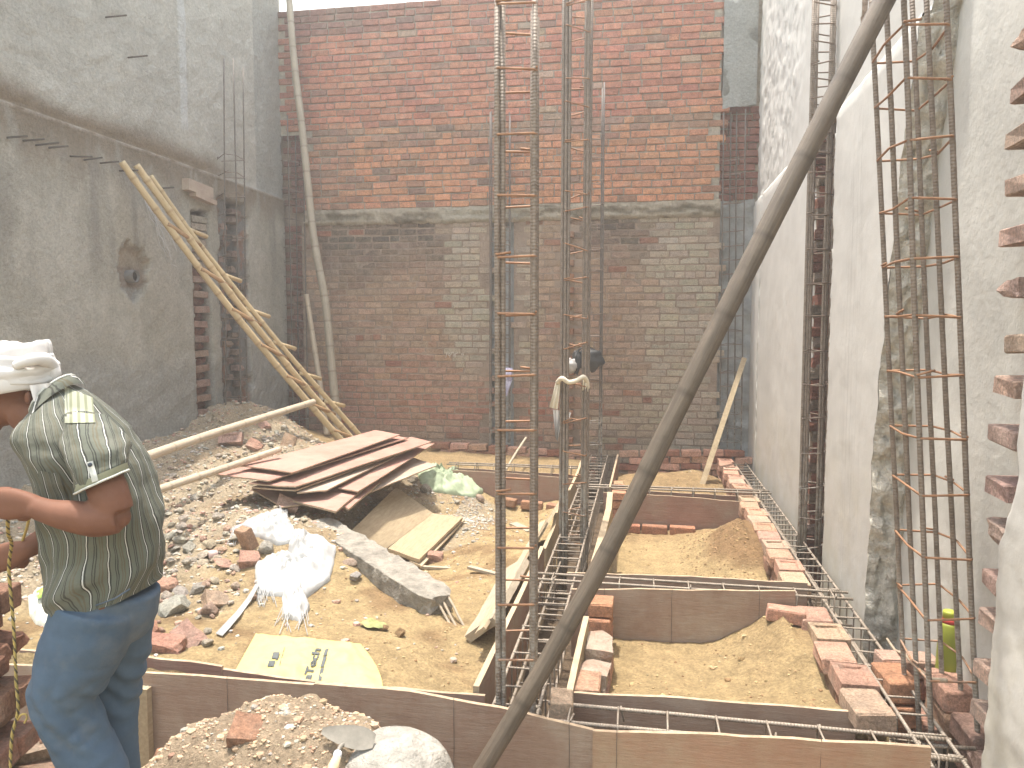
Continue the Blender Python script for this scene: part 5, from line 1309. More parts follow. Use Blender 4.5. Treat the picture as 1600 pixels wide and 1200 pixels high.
stone(30, 880, 40, 'grey rubble lump behind the hanging rope', GRYS, None, 1)
lbrick(258, 921, 'pinkish brick end on the rubble beside the shirt hem', (.3, -.1, .5), (0.45, .27, .20), (.62, 1, 1.1))
lbrick(337, 943, 'pale chipped brick standing on edge in the rubble', (.7, .2, .9), (0.45, .32, .24), (.6, 1, 1))
lbrick(224, 996, 'reddish brick block low beside the trousers of the worker', (.3, .1, .4), (0.44, .24, .16), (.7, 1.1, 1.2))
lbrick(298, 1003, 'pinkish brick piece leaning above the front trench board', (.5, .3, -.4), (0.46, .29, .22), (.8, 1, 1))
lbrick(255, 1015, 'red brick piece lying against the far front trench board', (.2, .1, .15), (0.46, .25, .19), (.9, 1, 1))
lbrick(388, 858, 'long brick standing upright below the upper fold of the white sack', (.1, 1.15, 1.2), (0.46, .29, .20), (.95, 1, 1), False, .05)
lbrick(391, 880, 'pink rounded brick end at the edge of the white sack', (.4, .1, .5), (0.46, .27, .22), (.6, 1, 1))
lbrick(449, 799, 'pinkish brick chunk between the white sack and the plywood stack', (.6, .3, .4), (0.46, .31, .24), (.7, 1.1, 1.1), True, .05)
lbrick(680, 875, 'small pink brick piece at the corner of the dusty boards', (.1, .1, .2), (0.44, .28, .21), (.55, 1, 1))
lbrick(398, 702, 'broken pink brick half beside the lettered brick', (.5, .4, .2), (0.45, .26, .20), (.7, 1.2, 1.2))
lbrick(415, 668, 'small pink brick shard above the lettered brick', (.6, .3, 1.2), (0.44, .27, .21), (.5, 1, 1))
lbrick(451, 694, 'curved tan shard of clay pipe by the end of the thin pole', (.9, .3, .3), (0.42, .30, .21), (.6, 1.5, 1))
# lettered brick facing the camera
p = hit(361, 694)+UP*.05
ab = brick(p, (0.85, -.05, YAW+.12), (0.46, .30, .24), (1, 1.05, 1), None, BRF[0]); tag(ab, 'pink brick on the heap with raised letters in its frog', 'brick')
for s_, x0, fx in (('A', -.062, 1), ('E', .028, -1)):
    vs, fs = text_mesh(s_, .02); vs = [((x*fx*.062)+x0+(.0 if fx > 0 else .03), y*.052-.018, .030) for x, y, z in vs]; k = len(vs)
    mb = MB().add(vs+[(x, y, z-.012) for x, y, z in vs], fs+[tuple(i+k for i in f) for f in fs]); o = mb.build('letter', M['brick_o'], ab, False); o.color = (0.50, .34, .28, 1)
cs = thing('ceramic_socket', 'pinkish hollow ceramic socket lying in the rubble', 'socket', hit(326, 876))
q_ = hit(326, 876)+UP*.04
part(MB().tube([q_, q_+RV*.05+FV*.03], [.03, .024], 12), 'body', M['ceramic'], cs); part(MB().tube([q_-RV*.0015, q_-RV*.0005], .015, 10), 'hole', M['hole'], cs)  # the opening is a dark disc laid on the socket end
# countless alike stones of middle size, things of their own
G1 = 'grey and tan stones in the rubble slope'; G2 = 'brick fragments in the rubble slope'
for _ in range(105):
    while True:
        u, v = rnd(205, 480), rnd(740, 1010)
        if v > 800+0.0*(u) and u > 400 and v > 880: continue
        if 398 < u < 530 and 795 < v < 975: continue
        if u > 330 and v > 965: continue
        if v < 790 and random.random() < .5: continue
        break
    if random.random() < .7: stone(u, v, rnd(9, 22), 'grey or tan stone half sunk in the rubble slope beside the worker', cmix(GRYS, TAN, random.random()), G1)
    else: tag(stone(u, v, rnd(9, 20), None, cmix(PINKS, (0.44, .31, .23), random.random()), None, None, 1, 'brick_fragment'), 'small reddish brick fragment among the stones of the rubble slope', 'brick fragment', G2)
for _ in range(26):
    u, v = rnd(250, 470), rnd(645, 740)
    stone(u, v, rnd(6, 13), 'small pale stone on the upper part of the heap near the poles', cmix(GRYS, (0.45, .36, .28), random.random()), 'pale stones high on the heap')
for _ in range(22):
    u, v = rnd(640, 770), rnd(765, 850)
    stone(u, v, rnd(5, 12), 'small grey stone scattered below the green sack', GRYS, 'stones below the green sack')
for (u, v, s_) in ((790, 905, 26), (820, 768, 16), (1130, 905, 10), (1160, 1058, 14), (1175, 1052, 12)):
    pass
tag(link('wood_offcut', MB().box((0, 0, 0), (.32, .035, .02)).mesh('wood_offcut', [M['plank_grey']], False)), 'thin pale strip of wood on the sand below the dusty boards', 'offcut').location = hit(688, 890)+UP*.012
tag(link('wood_offcut', MB().box((0, 0, 0), (.30, .04, .02), Matrix.Rotation(-.5, 3, 'Z')).mesh('wood_offcut', [M['plank_grey']], False)), 'pale strip of wood on the sand left of the front rebar column', 'offcut').location = hit(757, 895)+UP*.012
tag(link('wood_offcut', MB().box((0, 0, 0), (.34, .09, .02), Matrix.Rotation(-.9, 3, 'Z')).mesh('wood_offcut', [M['plank_grey']], False)), 'pale split board seen between the bars of the front rebar column', 'offcut').location = hit(815, 826)+UP*.012
# gravel and clods too many to count
gm = MB(); tet = []
for i in range(8):
    bm = bmesh.new(); bmesh.ops.create_icosphere(bm, subdivisions=1, radius=.5); r = random.Random(300+i)
    for v in bm.verts: v.co = Vector((v.co.x*r.uniform(.8, 1.3), v.co.y*r.uniform(.7, 1.1), v.co.z*r.uniform(.5, .8)))*r.uniform(.8, 1.15)
    tet.append((np.array([v.co[:] for v in bm.verts]), [tuple(v.index for v in f.verts) for f in bm.faces])); bm.free()
def peb(x, y, s_, c, zo=.15):
    vv, ff = random.choice(tet); a = rnd(0, 6.28); R = np.array([[cos(a), -sin(a), 0], [sin(a), cos(a), 0], [0, 0, 1]])
    gm.add(((vv*s_) @ R.T+np.array([x, y, gz(x, y)+s_*zo])).tolist(), ff, 0, None, jit(c, .22))
cnt = 0
while cnt < 7000:
    x, y = rnd(-4.9, -1.0), rnd(3.3, 8.7); n_ = fbm(x*1.7, y*1.7, 1.3, 5)
    rub = max(sstep(-2.2, -3.0, x+.35*n_)*sstep(3.5, 4.1, y), sstep(-1.7, -2.5, x)*sstep(4.6, 5.4, y))
    if random.random() > rub+.06: continue
    peb(x, y, rnd(.008, .03) if random.random() < .8 else rnd(.03, .055), random.choice([GRYS, GRYS, TAN, TAN, PINKS, (0.42, .37, .30)])); cnt += 1
for _ in range(900):
    x, y = rnd(-2.2, -0.8), rnd(3.3, 8.4); peb(x, y, rnd(.006, .02), random.choice([SAND, SAND, DARK_SOIL, TAN]))
for _ in range(500):
    a_ = rnd(0, 6.28); r_ = rnd(0, .6); x, y = -1.72+r_*cos(a_)*.6, 7.4+r_*sin(a_)*1.5; peb(x, y, rnd(.01, .035), GRYS)
for _ in range(750):
    x = rnd(-.3, .86); y = random.choice([rnd(3.45, 4.5), rnd(4.97, 7.38), rnd(7.8, 9.55)])
    peb(x, y, rnd(.006, .018) if random.random() < .95 else rnd(.02, .04), random.choice([SAND, SAND, DARK_SOIL, (0.42, .33, .2)]))
for _ in range(420):
    x = rnd(.3, .82); y = rnd(5.6, 7.2); peb(x, y, rnd(.006, .028), cmix(DARK_SOIL, SAND, random.random()*.4), 0)
for _ in range(4200):
    a_ = rnd(0, 6.28); r_ = sqrt(random.random())*1.02; x, y = -1.21+.80*r_*cos(a_), 2.52+.5*r_*sin(a_)
    if y > 2.97: continue
    peb(x, y, rnd(.005, .016) if random.random() < .93 else rnd(.018, .04), random.choice([(0.42, .315, .215), (0.40, .30, .205), (0.43, .31, .215), (0.42, .315, .215), (0.40, .37, .31), (0.43, .28, .19)]), .05)
tag(gm.build('gravel', M['stone'], None, False), 'loose gravel, chips and clods scattered over the heaps and bays', kind='stuff')

# ================================================================== FRONT: PAN, TROWEL, BRICKS, STAKE
pc = at(617, 1275, D=2.46); pc.z -= .0
R_ = .205; pn = thing('mortar_pan', 'round iron pan upside down crusted with pale cement', 'mortar pan', pc)
tz = at(617, 1151, D=2.46).z; hgt = .17; mb = MB(); rings = []
for i in range(1, 17):
    a_ = pi/2*i/16; r = R_*sin(a_)**.9; z = tz-hgt*(1-cos(a_)); rings.append([Vector((pc.x+r*cos(t)*(1+.02*fbm(cos(t), sin(t), i*.2)), pc.y+r*sin(t)*(1+.02*fbm(cos(t)+5, sin(t), i*.2)), z+.006*fbm(cos(t)*2, sin(t)*2, i*.3))) for t in np.linspace(0, 2*pi, 40, endpoint=False)])
rings.append([Vector((pc.x+(R_+.012)*cos(t), pc.y+(R_+.012)*sin(t), tz-hgt-.004)) for t in np.linspace(0, 2*pi, 40, endpoint=False)])
rings.append([p-UP*.3 for p in rings[-2]])
part(mb.loft(rings[:-1]), 'bowl', M['pan'], pn)
tw = thing('trowel', 'dusty mason trowel with a pale wooden handle leaning on the pan', 'trowel', at(560, 1155, D=2.6))
tipp, heel = at(503, 1142, D=min(2.72, (hit(503, 1142)-CAM).dot(FV)-.03)), at(585, 1158, D=2.42)
ax_ = (heel-tipp).normalized(); sd_ = (UP*.80+FV*.60).normalized(); sd_ = (sd_-ax_*sd_.dot(ax_)).normalized(); nn_ = ax_.cross(sd_)
vs = []
for i in range(13):
    t = i/12; w_ = .036*sin(pi*min(1, .06+t*.62))**.8*(1 if t < .8 else 1-(t-.8)*1.6)
    for j in (-1, 0, 1): vs.append(tipp.lerp(heel, t)+sd_*w_*j+nn_*(.004*abs(j)))
k = len(vs); fs = [(i*3+j, i*3+j+1, i*3+j+4, i*3+j+3) for i in range(12) for j in range(2)]
mb = MB().add(vs, fs).add([v-nn_*.0025 for v in vs], [tuple(reversed(f)) for f in fs]); part(mb, 'blade', M['trowel'], tw)
def fr(u, v, k): return at(u, v, D=min(2.6, (hit(u, v)-CAM).dot(FV)-k))
part(MB().tube(smoothpath([fr(548, 1160, .03), fr(535, 1164, .035), fr(529, 1172, .04), fr(527, 1180, .045)]), .0075, 8), 'shank', M['trowel'], tw)
part(MB().tube([fr(528, 1176, .045), fr(526, 1185, .05)], .0135, 12), 'ferrule', M['ferrule'], tw)
part(MB().tube([fr(526, 1184, .05), fr(521, 1198, .055), fr(513, 1225, .06)], [.0135, .018, .014], 12), 'handle', M['wood_handle'], tw)
vboard('wooden_stake', 'short wooden stake driven in against the front board beside the trousers', [at(208, 1076, Y=2.99), at(229, 1078, Y=2.99)], .55, M['plank_dusty'], .035, 'stake', edge=M['plank'])
tag(brick(at(278, 1196, D=2.85), (.35, .25, YAW+.5), (0.46, .26, .17), (.8, .7, 1.6)), 'orange brick tilted in the soil at the left foot of the front heap', 'brick')
tag(brick(hit(388, 1140)-UP*.01, (.3, .2, .3), (0.47, .27, .18), (.5, 1, .8), None, BRC[1]), 'small orange brick shard in the front soil heap', 'brick')
p = at(48, 1168, D=2.75); p.z = max(p.z, -.38)
fbk = brick(p, (.30, -.12, YAW+.35), (0.50, .38, .29), (1.15, 1.25, 1.1), None, BRF[1]); tag(fbk, 'pale brick with a worn frog lying at the foot of the brick stack', 'brick')
for q in range(4):
    o = MB().tube([(-.05+q*.03, -.022, .027), (-.06+q*.03, .02, .027)], .006, 5).build('letter', M['brick_o'], fbk); o.color = (0.46, .25, .18, 1)
p = at(45, 1205, D=2.7); tag(brick(p, (.05, .05, YAW), jit((0.40, .26, .18)), (1.2, 1.2, 1.1)), 'brown brick below the pale frogged brick at the foot of the stack', 'brick')
# ================================================================== THE WORKER
DM = 2.2
def pm(u, v, dz=0.0): return at(u, v, D=DM+dz)
mpos = pm(150, 1300); mpos.z = -0.1
man = thing('person', 'bent worker in a striped shirt, blue trousers and white head cloth', 'person', mpos)
def ring(c, a, b_, n=28, ex=2.0, ph=0.0):
    out = []
    for k in range(n):
        t = 2*pi*k/n+ph; ct, st = cos(t), sin(t)
        out.append(Vector(c)+a*(abs(ct)**(2/ex)*(1 if ct >= 0 else -1))+b_*(abs(st)**(2/ex)*(1 if st >= 0 else -1)))
    return out
def interp_rings(keys, n):
    """Catmull-Rom through key rings"""
    return list(zip(*[smoothpath([k[i] for k in keys], n) for i in range(len(keys[0]))]))
PXM = DM/F_PX
# ---- body: separate volumes fused by a voxel remesh into one continuous surface
bm_ = MB()
def limb(pts, rs, n=14): bm_.tube(smoothpath([Vector(p) for p in pts], 5), [x for i in range(len(rs)-1) for x in [lerp(rs[i], rs[i+1], q/5) for q in range(5)]]+[rs[-1]], n)
def ball(c, rx, ry, rz, n=20, m_=12, tilt=0.0):
    c = Vector(c); rg = []; X = RV*cos(tilt)+UP*sin(tilt); Z = UP*cos(tilt)-RV*sin(tilt)
    for i in range(m_+1):
        th = pi*i/m_; rg.append([c+X*(sin(th)*cos(2*pi*j/n)*rx)+FV*(sin(th)*sin(2*pi*j/n)*ry)+Z*(cos(th)*rz) for j in range(n)])
    rg[0] = [p+X*.0005*cos(j) for j, p in enumerate(rg[0])]; rg[-1] = [p+X*.0005*cos(j) for j, p in enumerate(rg[-1])]
    bm_.loft(rg)
HC = pm(22, 592)
ball(HC+UP*.005, .092, .074, .075, tilt=.2)                    # skull
ball(pm(0, 628), .062, .060, .072, tilt=.3)                   # face
ball(pm(12, 648), .045, .045, .030, tilt=.25)                 # jaw
ball(pm(28, 636), .05, .056, .045)
ball(pm(-40, 640), .022, .013, .016)                          # nose
ball(pm(-33, 619), .014, .045, .010)                          # brow
ball(pm(-22, 660), .02, .022, .011)                           # lips
ball(pm(-12, 668), .024, .026, .018)                          # chin
ball(pm(44, 622, -.066), .012, .008, .022)                    # ear, mostly under the cloth end
limb([pm(35, 640), pm(66, 652), pm(98, 650)], [.058, .060, .068])
limb([pm(100, 640), pm(140, 690), pm(160, 790), pm(165, 900), pm(160, 950)], [.055, .075, .10, .105, .095], 18)   # trunk inside the shirt
# near arm
limb([pm(140, 700, -.10), pm(152, 725, -.17), pm(168, 765, -.215), pm(180, 800, -.22)], [.046, .046, .050, .047])
limb([pm(184, 806, -.22), pm(150, 812, -.235), pm(110, 806, -.25), pm(75, 799, -.26), pm(52, 791, -.265)], [.046, .046, .041, .032, .028])
ball(pm(188, 809, -.21), .025, .034, .028)
# far arm
limb([pm(140, 710, .12), pm(140, 770, .2), pm(100, 830, .15)], [.045, .045, .042]); limb([pm(100, 830, .15), pm(70, 842, .06), pm(38, 860, .02)], [.042, .036, .028])
def hand(c, px, side, curl=-1, s=1.0):
    """fist: palm, four curled fingers of unequal length and a thumb from the side of the palm"""
    px = px.normalized(); sd = side.normalized(); dn = px.cross(sd).normalized()*curl
    ring_ = []
    for t, w_, h_ in ((-.01, .026, .02), (.02, .036, .021), (.05, .043, .021), (.078, .041, .019), (.088, .034, .014)):
        ring_.append(ring(c+px*t, sd*w_, dn*h_, 14, 2.6))
    bm_.loft(ring_)
    for k, (o_, L) in enumerate(((-.031, .036), (-.010, .042), (.011, .039), (.030, .031))):
        a = c+px*.075+sd*o_*s+dn*.004; b1_ = a+px*L*.55-dn*.004; b2_ = b1_+px*L*.1+dn*L*.85; b3_ = b2_-px*L*.75+dn*.004
        bm_.tube(smoothpath([a, b1_, b2_, b3_], 4), [.0098]*9+[.009]*3+[.0085], 8)
        bm_.loft([[b1_+d_ for d_ in r_] for r_ in [[RV*(.0105*sin(pi*i/5)*cos(j))+FV*(.0105*sin(pi*i/5)*sin(j))+UP*(.0105*cos(pi*i/5)) for j in np.linspace(0, 2*pi, 8, endpoint=False)] for i in range(6)]])
    a = c+px*.012-sd*.03+dn*.012; bm_.tube(smoothpath([a, a+px*.03-sd*.012+dn*.018, a+px*.055+sd*.002+dn*.028, a+px*.06+sd*.022+dn*.034], 4), [.0125]*5+[.0115]*4+[.010]*4, 8)
hand(pm(50, 789, -.265), -RV+UP*.05, UP+RV*.1, curl=1)
hand(pm(38, 860, .02), -RV-UP*.35, UP-RV*.3, curl=1)
# legs and feet inside the trousers
limb([pm(165, 930, -.07), pm(125, 1020, -.08), pm(88, 1092, -.09), pm(120, 1180, -.07), pm(165, 1290, -.06), pm(205, 1425, -.05)], [.07, .06, .05, .048, .045, .038])
limb([pm(180, 935, .09), pm(188, 1040, .10), pm(186, 1110, .10), pm(192, 1250, .11), pm(215, 1430, .11)], [.07, .058, .045, .042, .038])
for (u, dz) in ((200, -.05), (210, .11)):
    f0 = pm(u, 1432, dz); limb([f0+RV*.04-UP*.0, f0-RV*.05-UP*.0, f0-RV*.15-UP*.005], [.036, .038, .026])
def remesh(mb, vox, name, mat, smooth_n=4):
    me = mb.mesh('tmp', [mat]); o = bpy.data.objects.new('tmp', me); COL.objects.link(o)
    r = o.modifiers.new('r', 'REMESH'); r.mode = 'VOXEL'; r.voxel_size = vox; r.use_smooth_shade = True
    s_ = o.modifiers.new('s', 'SMOOTH'); s_.iterations = smooth_n; s_.factor = .5
    dg = bpy.context.evaluated_depsgraph_get(); me2 = bpy.data.meshes.new_from_object(o.evaluated_get(dg)); bpy.data.objects.remove(o)
    me2.name = name; me2.materials.clear(); me2.materials.append(mat); me2.polygons.foreach_set('use_smooth', [True]*len(me2.polygons)); return me2
bm_.v = [tuple(Vector(p)-mpos) for p in bm_.v]; bm_.use_a = False
body = link('body', remesh(bm_, .0062, 'body', M['skin'], 5), man)
# facial marks
part(MB().tube([pm(-30, 624, -.05), pm(-24, 621, -.06), pm(-16, 622, -.066)], .004, 6), 'eyebrow', M['skin_dark'], man)
part(MB().loft(blob(pm(-26, 630, -.052), .010, .008, .006, 1, 0, 10, 8)), 'eye', M['shirt_trim'], man)
part(MB().tube([pm(-38, 661, -.01), pm(-28, 662, -.035), pm(-18, 661, -.045)], .003, 6), 'mouth', M['skin_dark'], man)
# ---- shirt torso
def key(fu, fv_, bu, bv, hd, off=0.0, ex=2.3, n=56):
    f_, b2 = pm(fu, fv_, off), pm(bu, bv, off); c = (f_+b2)/2; a = (f_-b2)/2
    return ring(c, a*.92, FV*hd*.92, n, ex)
keys = [key(86, 950, 243, 912, .165), key(81, 925, 248, 893, .168), key(78, 890, 254, 868, .166), key(76, 850, 254, 835, .165), key(74, 805, 249, 795, .168), key(67, 765, 240, 760, .175), key(56, 728, 227, 727, .188),
        key(44, 695, 210, 700, .200), key(40, 672, 192, 675, .195), key(48, 658, 165, 645, .165), key(56, 648, 136, 616, .115), key(58, 640, 112, 600, .072)]
rg = interp_rings(keys, 6); per = []
rings = []; al = []
for i, r in enumerate(rg):
    n = len(r); v_ = i/len(rg); row = []; s_ = 0.0
    c = sum(r, Vector())/n
    for k, p in enumerate(r):
        t = 2*pi*k/n; d = (p-c).normalized()
        wr = .010*fbm(t*1.2+9, v_*7, 3, 3)+.007*sin(t*5+v_*16+2*fbm(t, v_*4, 1))*sstep(.75, .3, v_)+.013*max(0, sin(v_*22+t*2.2))*sstep(.28, .12, abs(v_-.16))*max(0, cos(t-5.2))
        row.append(p+d*wr); al.append(k/n*1.06+.012*sin(v_*18+t*3)*sstep(.6, .1, v_))
    rings.append(row)
# close the seam with a duplicate column so the stripes do not run backwards
rings2 = [r+[r[0]] for r in rings]; al2 = []
n = len(rings[0])
for i in range(len(rings)): al2 += al[i*n:(i+1)*n]+[al[i*n]+1.06]
mb = MB().loft(rings2, 0, al2, False, False)
part(mb, 'shirt', M['shirt'], man)
# ---- sleeve
def sk(u, v, dz, r, dirv, ry=None, n=30):
    dv_ = Vector(dirv).normalized(); a = (RV-dv_*RV.dot(dv_)).normalized(); b2 = dv_.cross(a).normalized(); return ring(pm(u, v, dz), a*r, b2*(ry or r), n, 2.1)
def sleeve(sgn, name):
    o = -1 if sgn < 0 else 1; z0 = .14*o
    ks = [sk(140, 672, z0*.55, .070, RV*.2-UP*.6+FV*o*.6, .085), sk(150, 690, z0*1.0, .080, RV*.15-UP*.9+FV*o*.3, .085), sk(154, 715, z0*1.38, .074, RV*.2-UP+FV*o*.1), sk(157, 735, z0*1.5, .066, RV*.15-UP), sk(160, 752, z0*1.55, .060, -UP+RV*.1-RV*.0)]
    rg = interp_rings(ks, 6); rr = []; al = []
    for i, r in enumerate(rg):
        c = sum(r, Vector())/len(r); row = []
        for k, p in enumerate(r):
            t = 2*pi*k/len(r); v_ = i/len(rg)
            row.append(p+(p-c).normalized()*(.006*fbm(t*2, v_*6, 7, 3)+.005*sin(t*4+v_*11)*(1-v_)) + (UP*.022*cos(t)*sstep(.5, 1, v_)))
            al.append(.5*k/len(r)+.3)
        row.append(row[0]); al.append(.8); rr.append(row)
    part(MB().loft(rr, 0, al, False, False), name, M['shirt'], man)
    e_ = rr[-1]; c = sum(e_, Vector())/len(e_)
    cu = MB(); cu.loft([[c+(p-c)*1.025+UP*.020 for p in e_], [c+(p-c)*1.045-UP*.002 for p in e_], [c+(p-c)*1.0-UP*.004 for p in e_]], 0, [0.0]*(len(e_)*3), False, False)
    part(cu, 'cuff', M['yoke'] if o < 0 else M['shirt'], man)
    tr = MB().tube([c+(p-c)*1.055-UP*.001 for p in e_[:-1]], .0032, 5, 0, True); part(tr, 'cuff_trim', M['shirt_trim'], man)
    return c
cuffc = sleeve(-1, 'sleeve'); sleeve(1, 'sleeve')
# pieces sewn on the shirt: laid on its surface
from mathutils.bvhtree import BVHTree
bv, bf = [], []
for o in man.children:
    if o.name.split('.')[0] in ('shirt', 'sleeve'):
        k = len(bv); bv += [v.co+mpos for v in o.data.vertices]; bf += [tuple(i+k for i in p.vertices) for p in o.data.polygons]
bvh = BVHTree.FromPolygons(bv, bf)
def onshirt(u, v, off=.004):
    d = ray(u, v).normalized(); h_ = bvh.ray_cast(CAM, d)[0]
    return (h_ or pm(u, v, -.15))-d*off
def patch(c00, c10, c11, c01, name, mat, n=9, off=.004, per=.058*2):
    rows = []
    for i in range(n):
        t = i/(n-1); rows.append([onshirt(lerp(lerp(c00[0], c10[0], s_/(n-1)), lerp(c01[0], c11[0], s_/(n-1)), t), lerp(lerp(c00[1], c10[1], s_/(n-1)), lerp(c01[1], c11[1], s_/(n-1)), t), off) for s_ in range(n)])
    al = [per*s_/(n-1) for i in range(n) for s_ in range(n)]
    return part(MB().loft(rows, 0, al, False, False), name, mat, man)
patch((101, 604), (145, 621), (149, 660), (101, 661), 'shoulder_yoke', M['yoke_striped'], 13, .005, .048)
patch((58, 735), (92, 740), (108, 790), (72, 786), 'pocket', M['shirt'], 9, .006, .09)
patch((136, 722), (145, 720), (154, 751), (144, 754), 'sleeve_tab', M['shirt_trim'], 6, .007)
a = onshirt(141, 726, .009); part(MB().tube([a, a-FV*.003], .0055, 10), 'button', M['collar'], man)
col_ = []
for k in range(17):
    t = -pi*.15+k/16*2*pi*.83; c = pm(84, 624); a = (pm(104, 594)-pm(60, 652))/2
    p = c+a*cos(t)*1.1+FV*(-sin(t))*.085; o_ = (p-c).normalized()
    col_.append([p+UP*.012, p+o_*.020-UP*.012+RV*.004, p+o_*.036-UP*.040])
part(MB().loft(col_, 0, [.004*i for i in range(len(col_)*3)], False, False), 'collar', M['shirt'], man)
part(MB().tube([r[0] for r in col_], .0035, 5), 'collar_trim', M['shirt_trim'], man)
# ---- trousers
tr = MB()
def tl(pts, rs, n=20):
    tr.tube(smoothpath([Vector(p) for p in pts], 6), [x for i in range(len(rs)-1) for x in [lerp(rs[i], rs[i+1], q/6) for q in range(6)]]+[rs[-1]], n)
tl([pm(170, 915, 0), pm(165, 950, 0), pm(160, 985, 0)], [.140, .142, .12])
tl([pm(152, 945, -.06), pm(135, 1000, -.07), pm(110, 1056, -.085), pm(99, 1093, -.09), pm(120, 1145, -.08), pm(150, 1205, -.07), pm(185, 1300, -.06), pm(208, 1405, -.05)], [.118, .114, .098, .082, .080, .080, .076, .072])
tl([pm(178, 945, .07), pm(182, 1000, .09), pm(178, 1060, .10), pm(176, 1110, .10), pm(182, 1180, .10), pm(195, 1290, .11), pm(216, 1408, .11)], [.112, .098, .076, .070, .066, .068, .066])
tr.v = [tuple(Vector(p)-mpos) for p in tr.v]; tr.use_a = False
me = remesh(tr, .0075, 'trousers', M['denim'], 6)
co = np.empty(len(me.vertices)*3); me.vertices.foreach_get('co', co); co = co.reshape(-1, 3); no = np.empty(len(me.vertices)*3); me.vertices.foreach_get('normal', no); no = no.reshape(-1, 3)
for i in range(len(co)):
    p = Vector(co[i]); r_ = p.dot(RV); zc = p.z
    f_ = .005*fbm(p.x*4, p.y*4, p.z*5, 4)
    cz = zc-0.66+r_*.5
    f_ += .010*abs(fbm(r_*7+zc*6, p.dot(FV)*4, zc*10-r_*5, 3))*sstep(.34, .10, abs(zc-.66))
    f_ += .005*sin((zc*1.0+r_*1.7)*62+3*fbm(p.x*4, p.y*4, p.z*4))*sstep(.16, .03, abs(zc-.62))
    co[i] += no[i]*f_
me.vertices.foreach_set('co', co.ravel()); me.update()
link('trousers', me, man)
part(MB().tube([pm(150, 946, -.142), pm(180, 935, -.148), pm(203, 920, -.138)], .0025, 5), 'pocket_seam', M['denim'], man)
for (u, dz) in ((200, -.05), (210, .11)):
    f0 = pm(u, 1432, dz); part(MB().loft([ring(f0+RV*.02-RV*.05-UP*(.045-h_), RV*(.125*k_), FV*(.045*k_), 24, 2.5) for h_, k_ in ((0, .96), (.004, 1), (.03, 1), (.034, .95))]), 'sandal', M['shoe'], man)
# ---- head cloth: wound bands over a domed base, with the loose end down the neck
tb_ = MB(); rg = []
c0 = pm(20, 580); tl_ = .16
X = RV*cos(tl_)-UP*sin(tl_)*-1; X = (RV*cos(tl_)+UP*sin(tl_)*-.2).normalized(); Z = (UP-X*UP.dot(X)).normalized()
for i in range(29):
    th = i/28*pi*.62; row = []
    for j in range(64):
        ph = 2*pi*j/64; a = sin(th)
        fold = .004*sin(th*14+2.2*sin(ph*1.0+.6)+.8*fbm(cos(ph), sin(ph), th, 3))+.005*fbm(cos(ph)*3, sin(ph)*3, th*5, 4)
        r = 1+fold*8
        row.append(c0+X*(a**.8*cos(ph)*.123*r)+FV*(a**.8*sin(ph)*.104*r)+Z*(cos(th)*.083*r))
    rg.append(row)
tb_.loft(rg, 0, None, True)
def band(z, rx, ry, tilt, thick, h, seed, ph0=0, ph1=2*pi):
    pts = []; 
    for k in range(49):
        ph = lerp(ph0, ph1, k/48); q = c0+X*cos(ph)*rx+FV*sin(ph)*ry+Z*(z+tilt*cos(ph)+.006*fbm(cos(ph)*2, sin(ph)*2, seed)); pts.append((q, ph))
    rr = []
    for q, ph in pts:
        o_ = (X*cos(ph)*ry+FV*sin(ph)*rx).normalized()
        rr.append([q+o_*thick*cos(t)*(1+.25*fbm(ph*2, t, seed))+Z*h*sin(t) for t in np.linspace(0, 2*pi, 14, endpoint=False)])
    tb_.loft(rr)
band(-.028, .110, .090, .020, .010, .034, 1); band(.006, .108, .088, -.030, .011, .032, 2)
band(.034, .094, .078, .030, .010, .030, 3)
rk = []
for (u, v, w2) in ((24, 572, .012), (45, 563, .016), (66, 561, .020), (80, 572, .022), (84, 588, .018), (80, 603, .012)):
    p = pm(u, v, -.085 if u < 60 else -.05+.05*(u > 78)); rk.append(p)
tb_.tube(smoothpath(rk, 5), [.012, .013, .014, .015, .016]+[.018]*5+[.02]*5+[.02]*5+[.016]*5+[.01], 10)
part(tb_, 'head_cloth', M['turban'], man)
tail = []
for i in range(9):
    t = i/8; row = []
    for j in range(9):
        s_ = j/8; u = lerp(lerp(46, 80, s_), lerp(56, 68, s_), t); v = lerp(lerp(602, 598, s_), lerp(640, 647, s_), t)
        row.append(pm(u, v, -.088-.012*sin(s_*pi*3)*(.3+.7*t)+.02*s_))
    tail.append(row)
mb = MB().loft(tail, 0, None, False, False); mb.loft([[p+FV*.006 for p in r] for r in tail], 0, None, False, False)
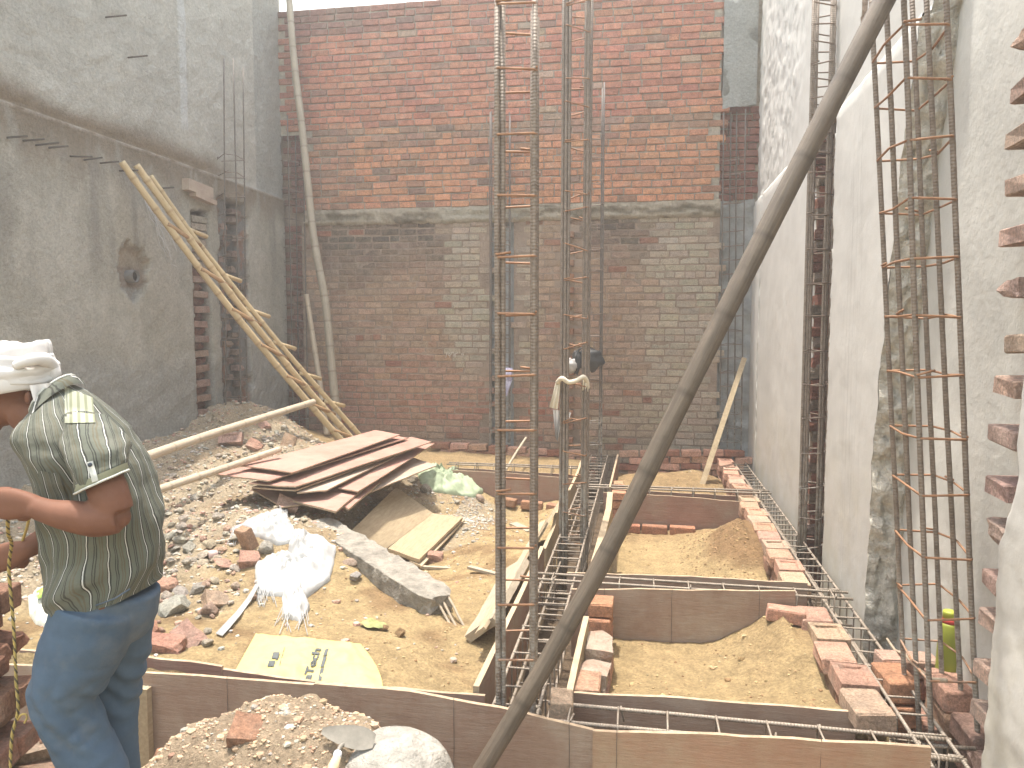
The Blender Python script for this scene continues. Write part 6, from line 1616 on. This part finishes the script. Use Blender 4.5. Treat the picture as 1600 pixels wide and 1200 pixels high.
part(mb, 'cloth_end', M['turban'], man)

# ---- twisted yellow and dark rope hanging from his hands
rp = thing('twisted_rope', 'thin twisted yellow and dark rope hanging past the brick stack', 'rope', pm(18, 1200, -.1))
path = smoothpath([pm(12, 812, -.24), pm(13, 835, -.2), pm(18, 850, -.14), pm(14, 885, -.1), pm(17, 930, -.1), pm(22, 990, -.1), pm(25, 1060, -.1), pm(28, 1110, -.1), pm(19, 1150, -.1), pm(16, 1205, -.1), pm(14, 1320, -.1)], 14)
for k, mt in enumerate((M['rope_y'], M['rope_y'], M['rope_k'])):
    pts = []; L = 0
    for i, p in enumerate(path):
        if i: L += (p-path[i-1]).length
        a_ = L*210+k*2*pi/3; pts.append(p+RV*.0028*cos(a_)+FV*.0028*sin(a_))
    part(MB().tube(pts, .0025, 5), 'strand', mt, rp)
part(MB().tube(smoothpath([pm(28, 1125, -.1), pm(33, 1117, -.11), pm(40, 1116, -.11), pm(42, 1122, -.11), pm(38, 1130, -.11)], 4), .003, 5), 'frayed_end', M['rope_y'], rp)
part(MB().tube(smoothpath([pm(45, 812, -.2), pm(42, 825, -.1), pm(37, 840, 0), pm(33, 852, .03)], 5), .004, 5), 'loose_end', M['rope_y'], rp)
for o in list(S.objects):
    if o.type == 'MESH' and o.name.startswith('tmp'): bpy.data.objects.remove(o)
# ================================================================== ADDED HAZE VEIL
if HAZE > 0:  # volume added to lift the dark tones, imitating lens veil
    hz = MB().box((0, 0, 2.6), (60, 60, 9.4)).build('haze', bpy.data.materials.new('veil_haze'), None, False)
    hm = hz.data.materials[0]; hm.use_nodes = True; t = hm.node_tree; t.nodes.clear()
    pv = nd(t, 'ShaderNodeVolumePrincipled'); pv.inputs['Color'].default_value = (1.0, 0.975, 0.94, 1); pv.inputs['Density'].default_value = HAZE; pv.inputs['Anisotropy'].default_value = 0.35
    ho = nd(t, 'ShaderNodeOutputMaterial'); t.links.new(pv.outputs[0], ho.inputs['Volume'])
    tag(hz, 'thin haze volume added over the plot to lift its dark tones', kind='stuff')
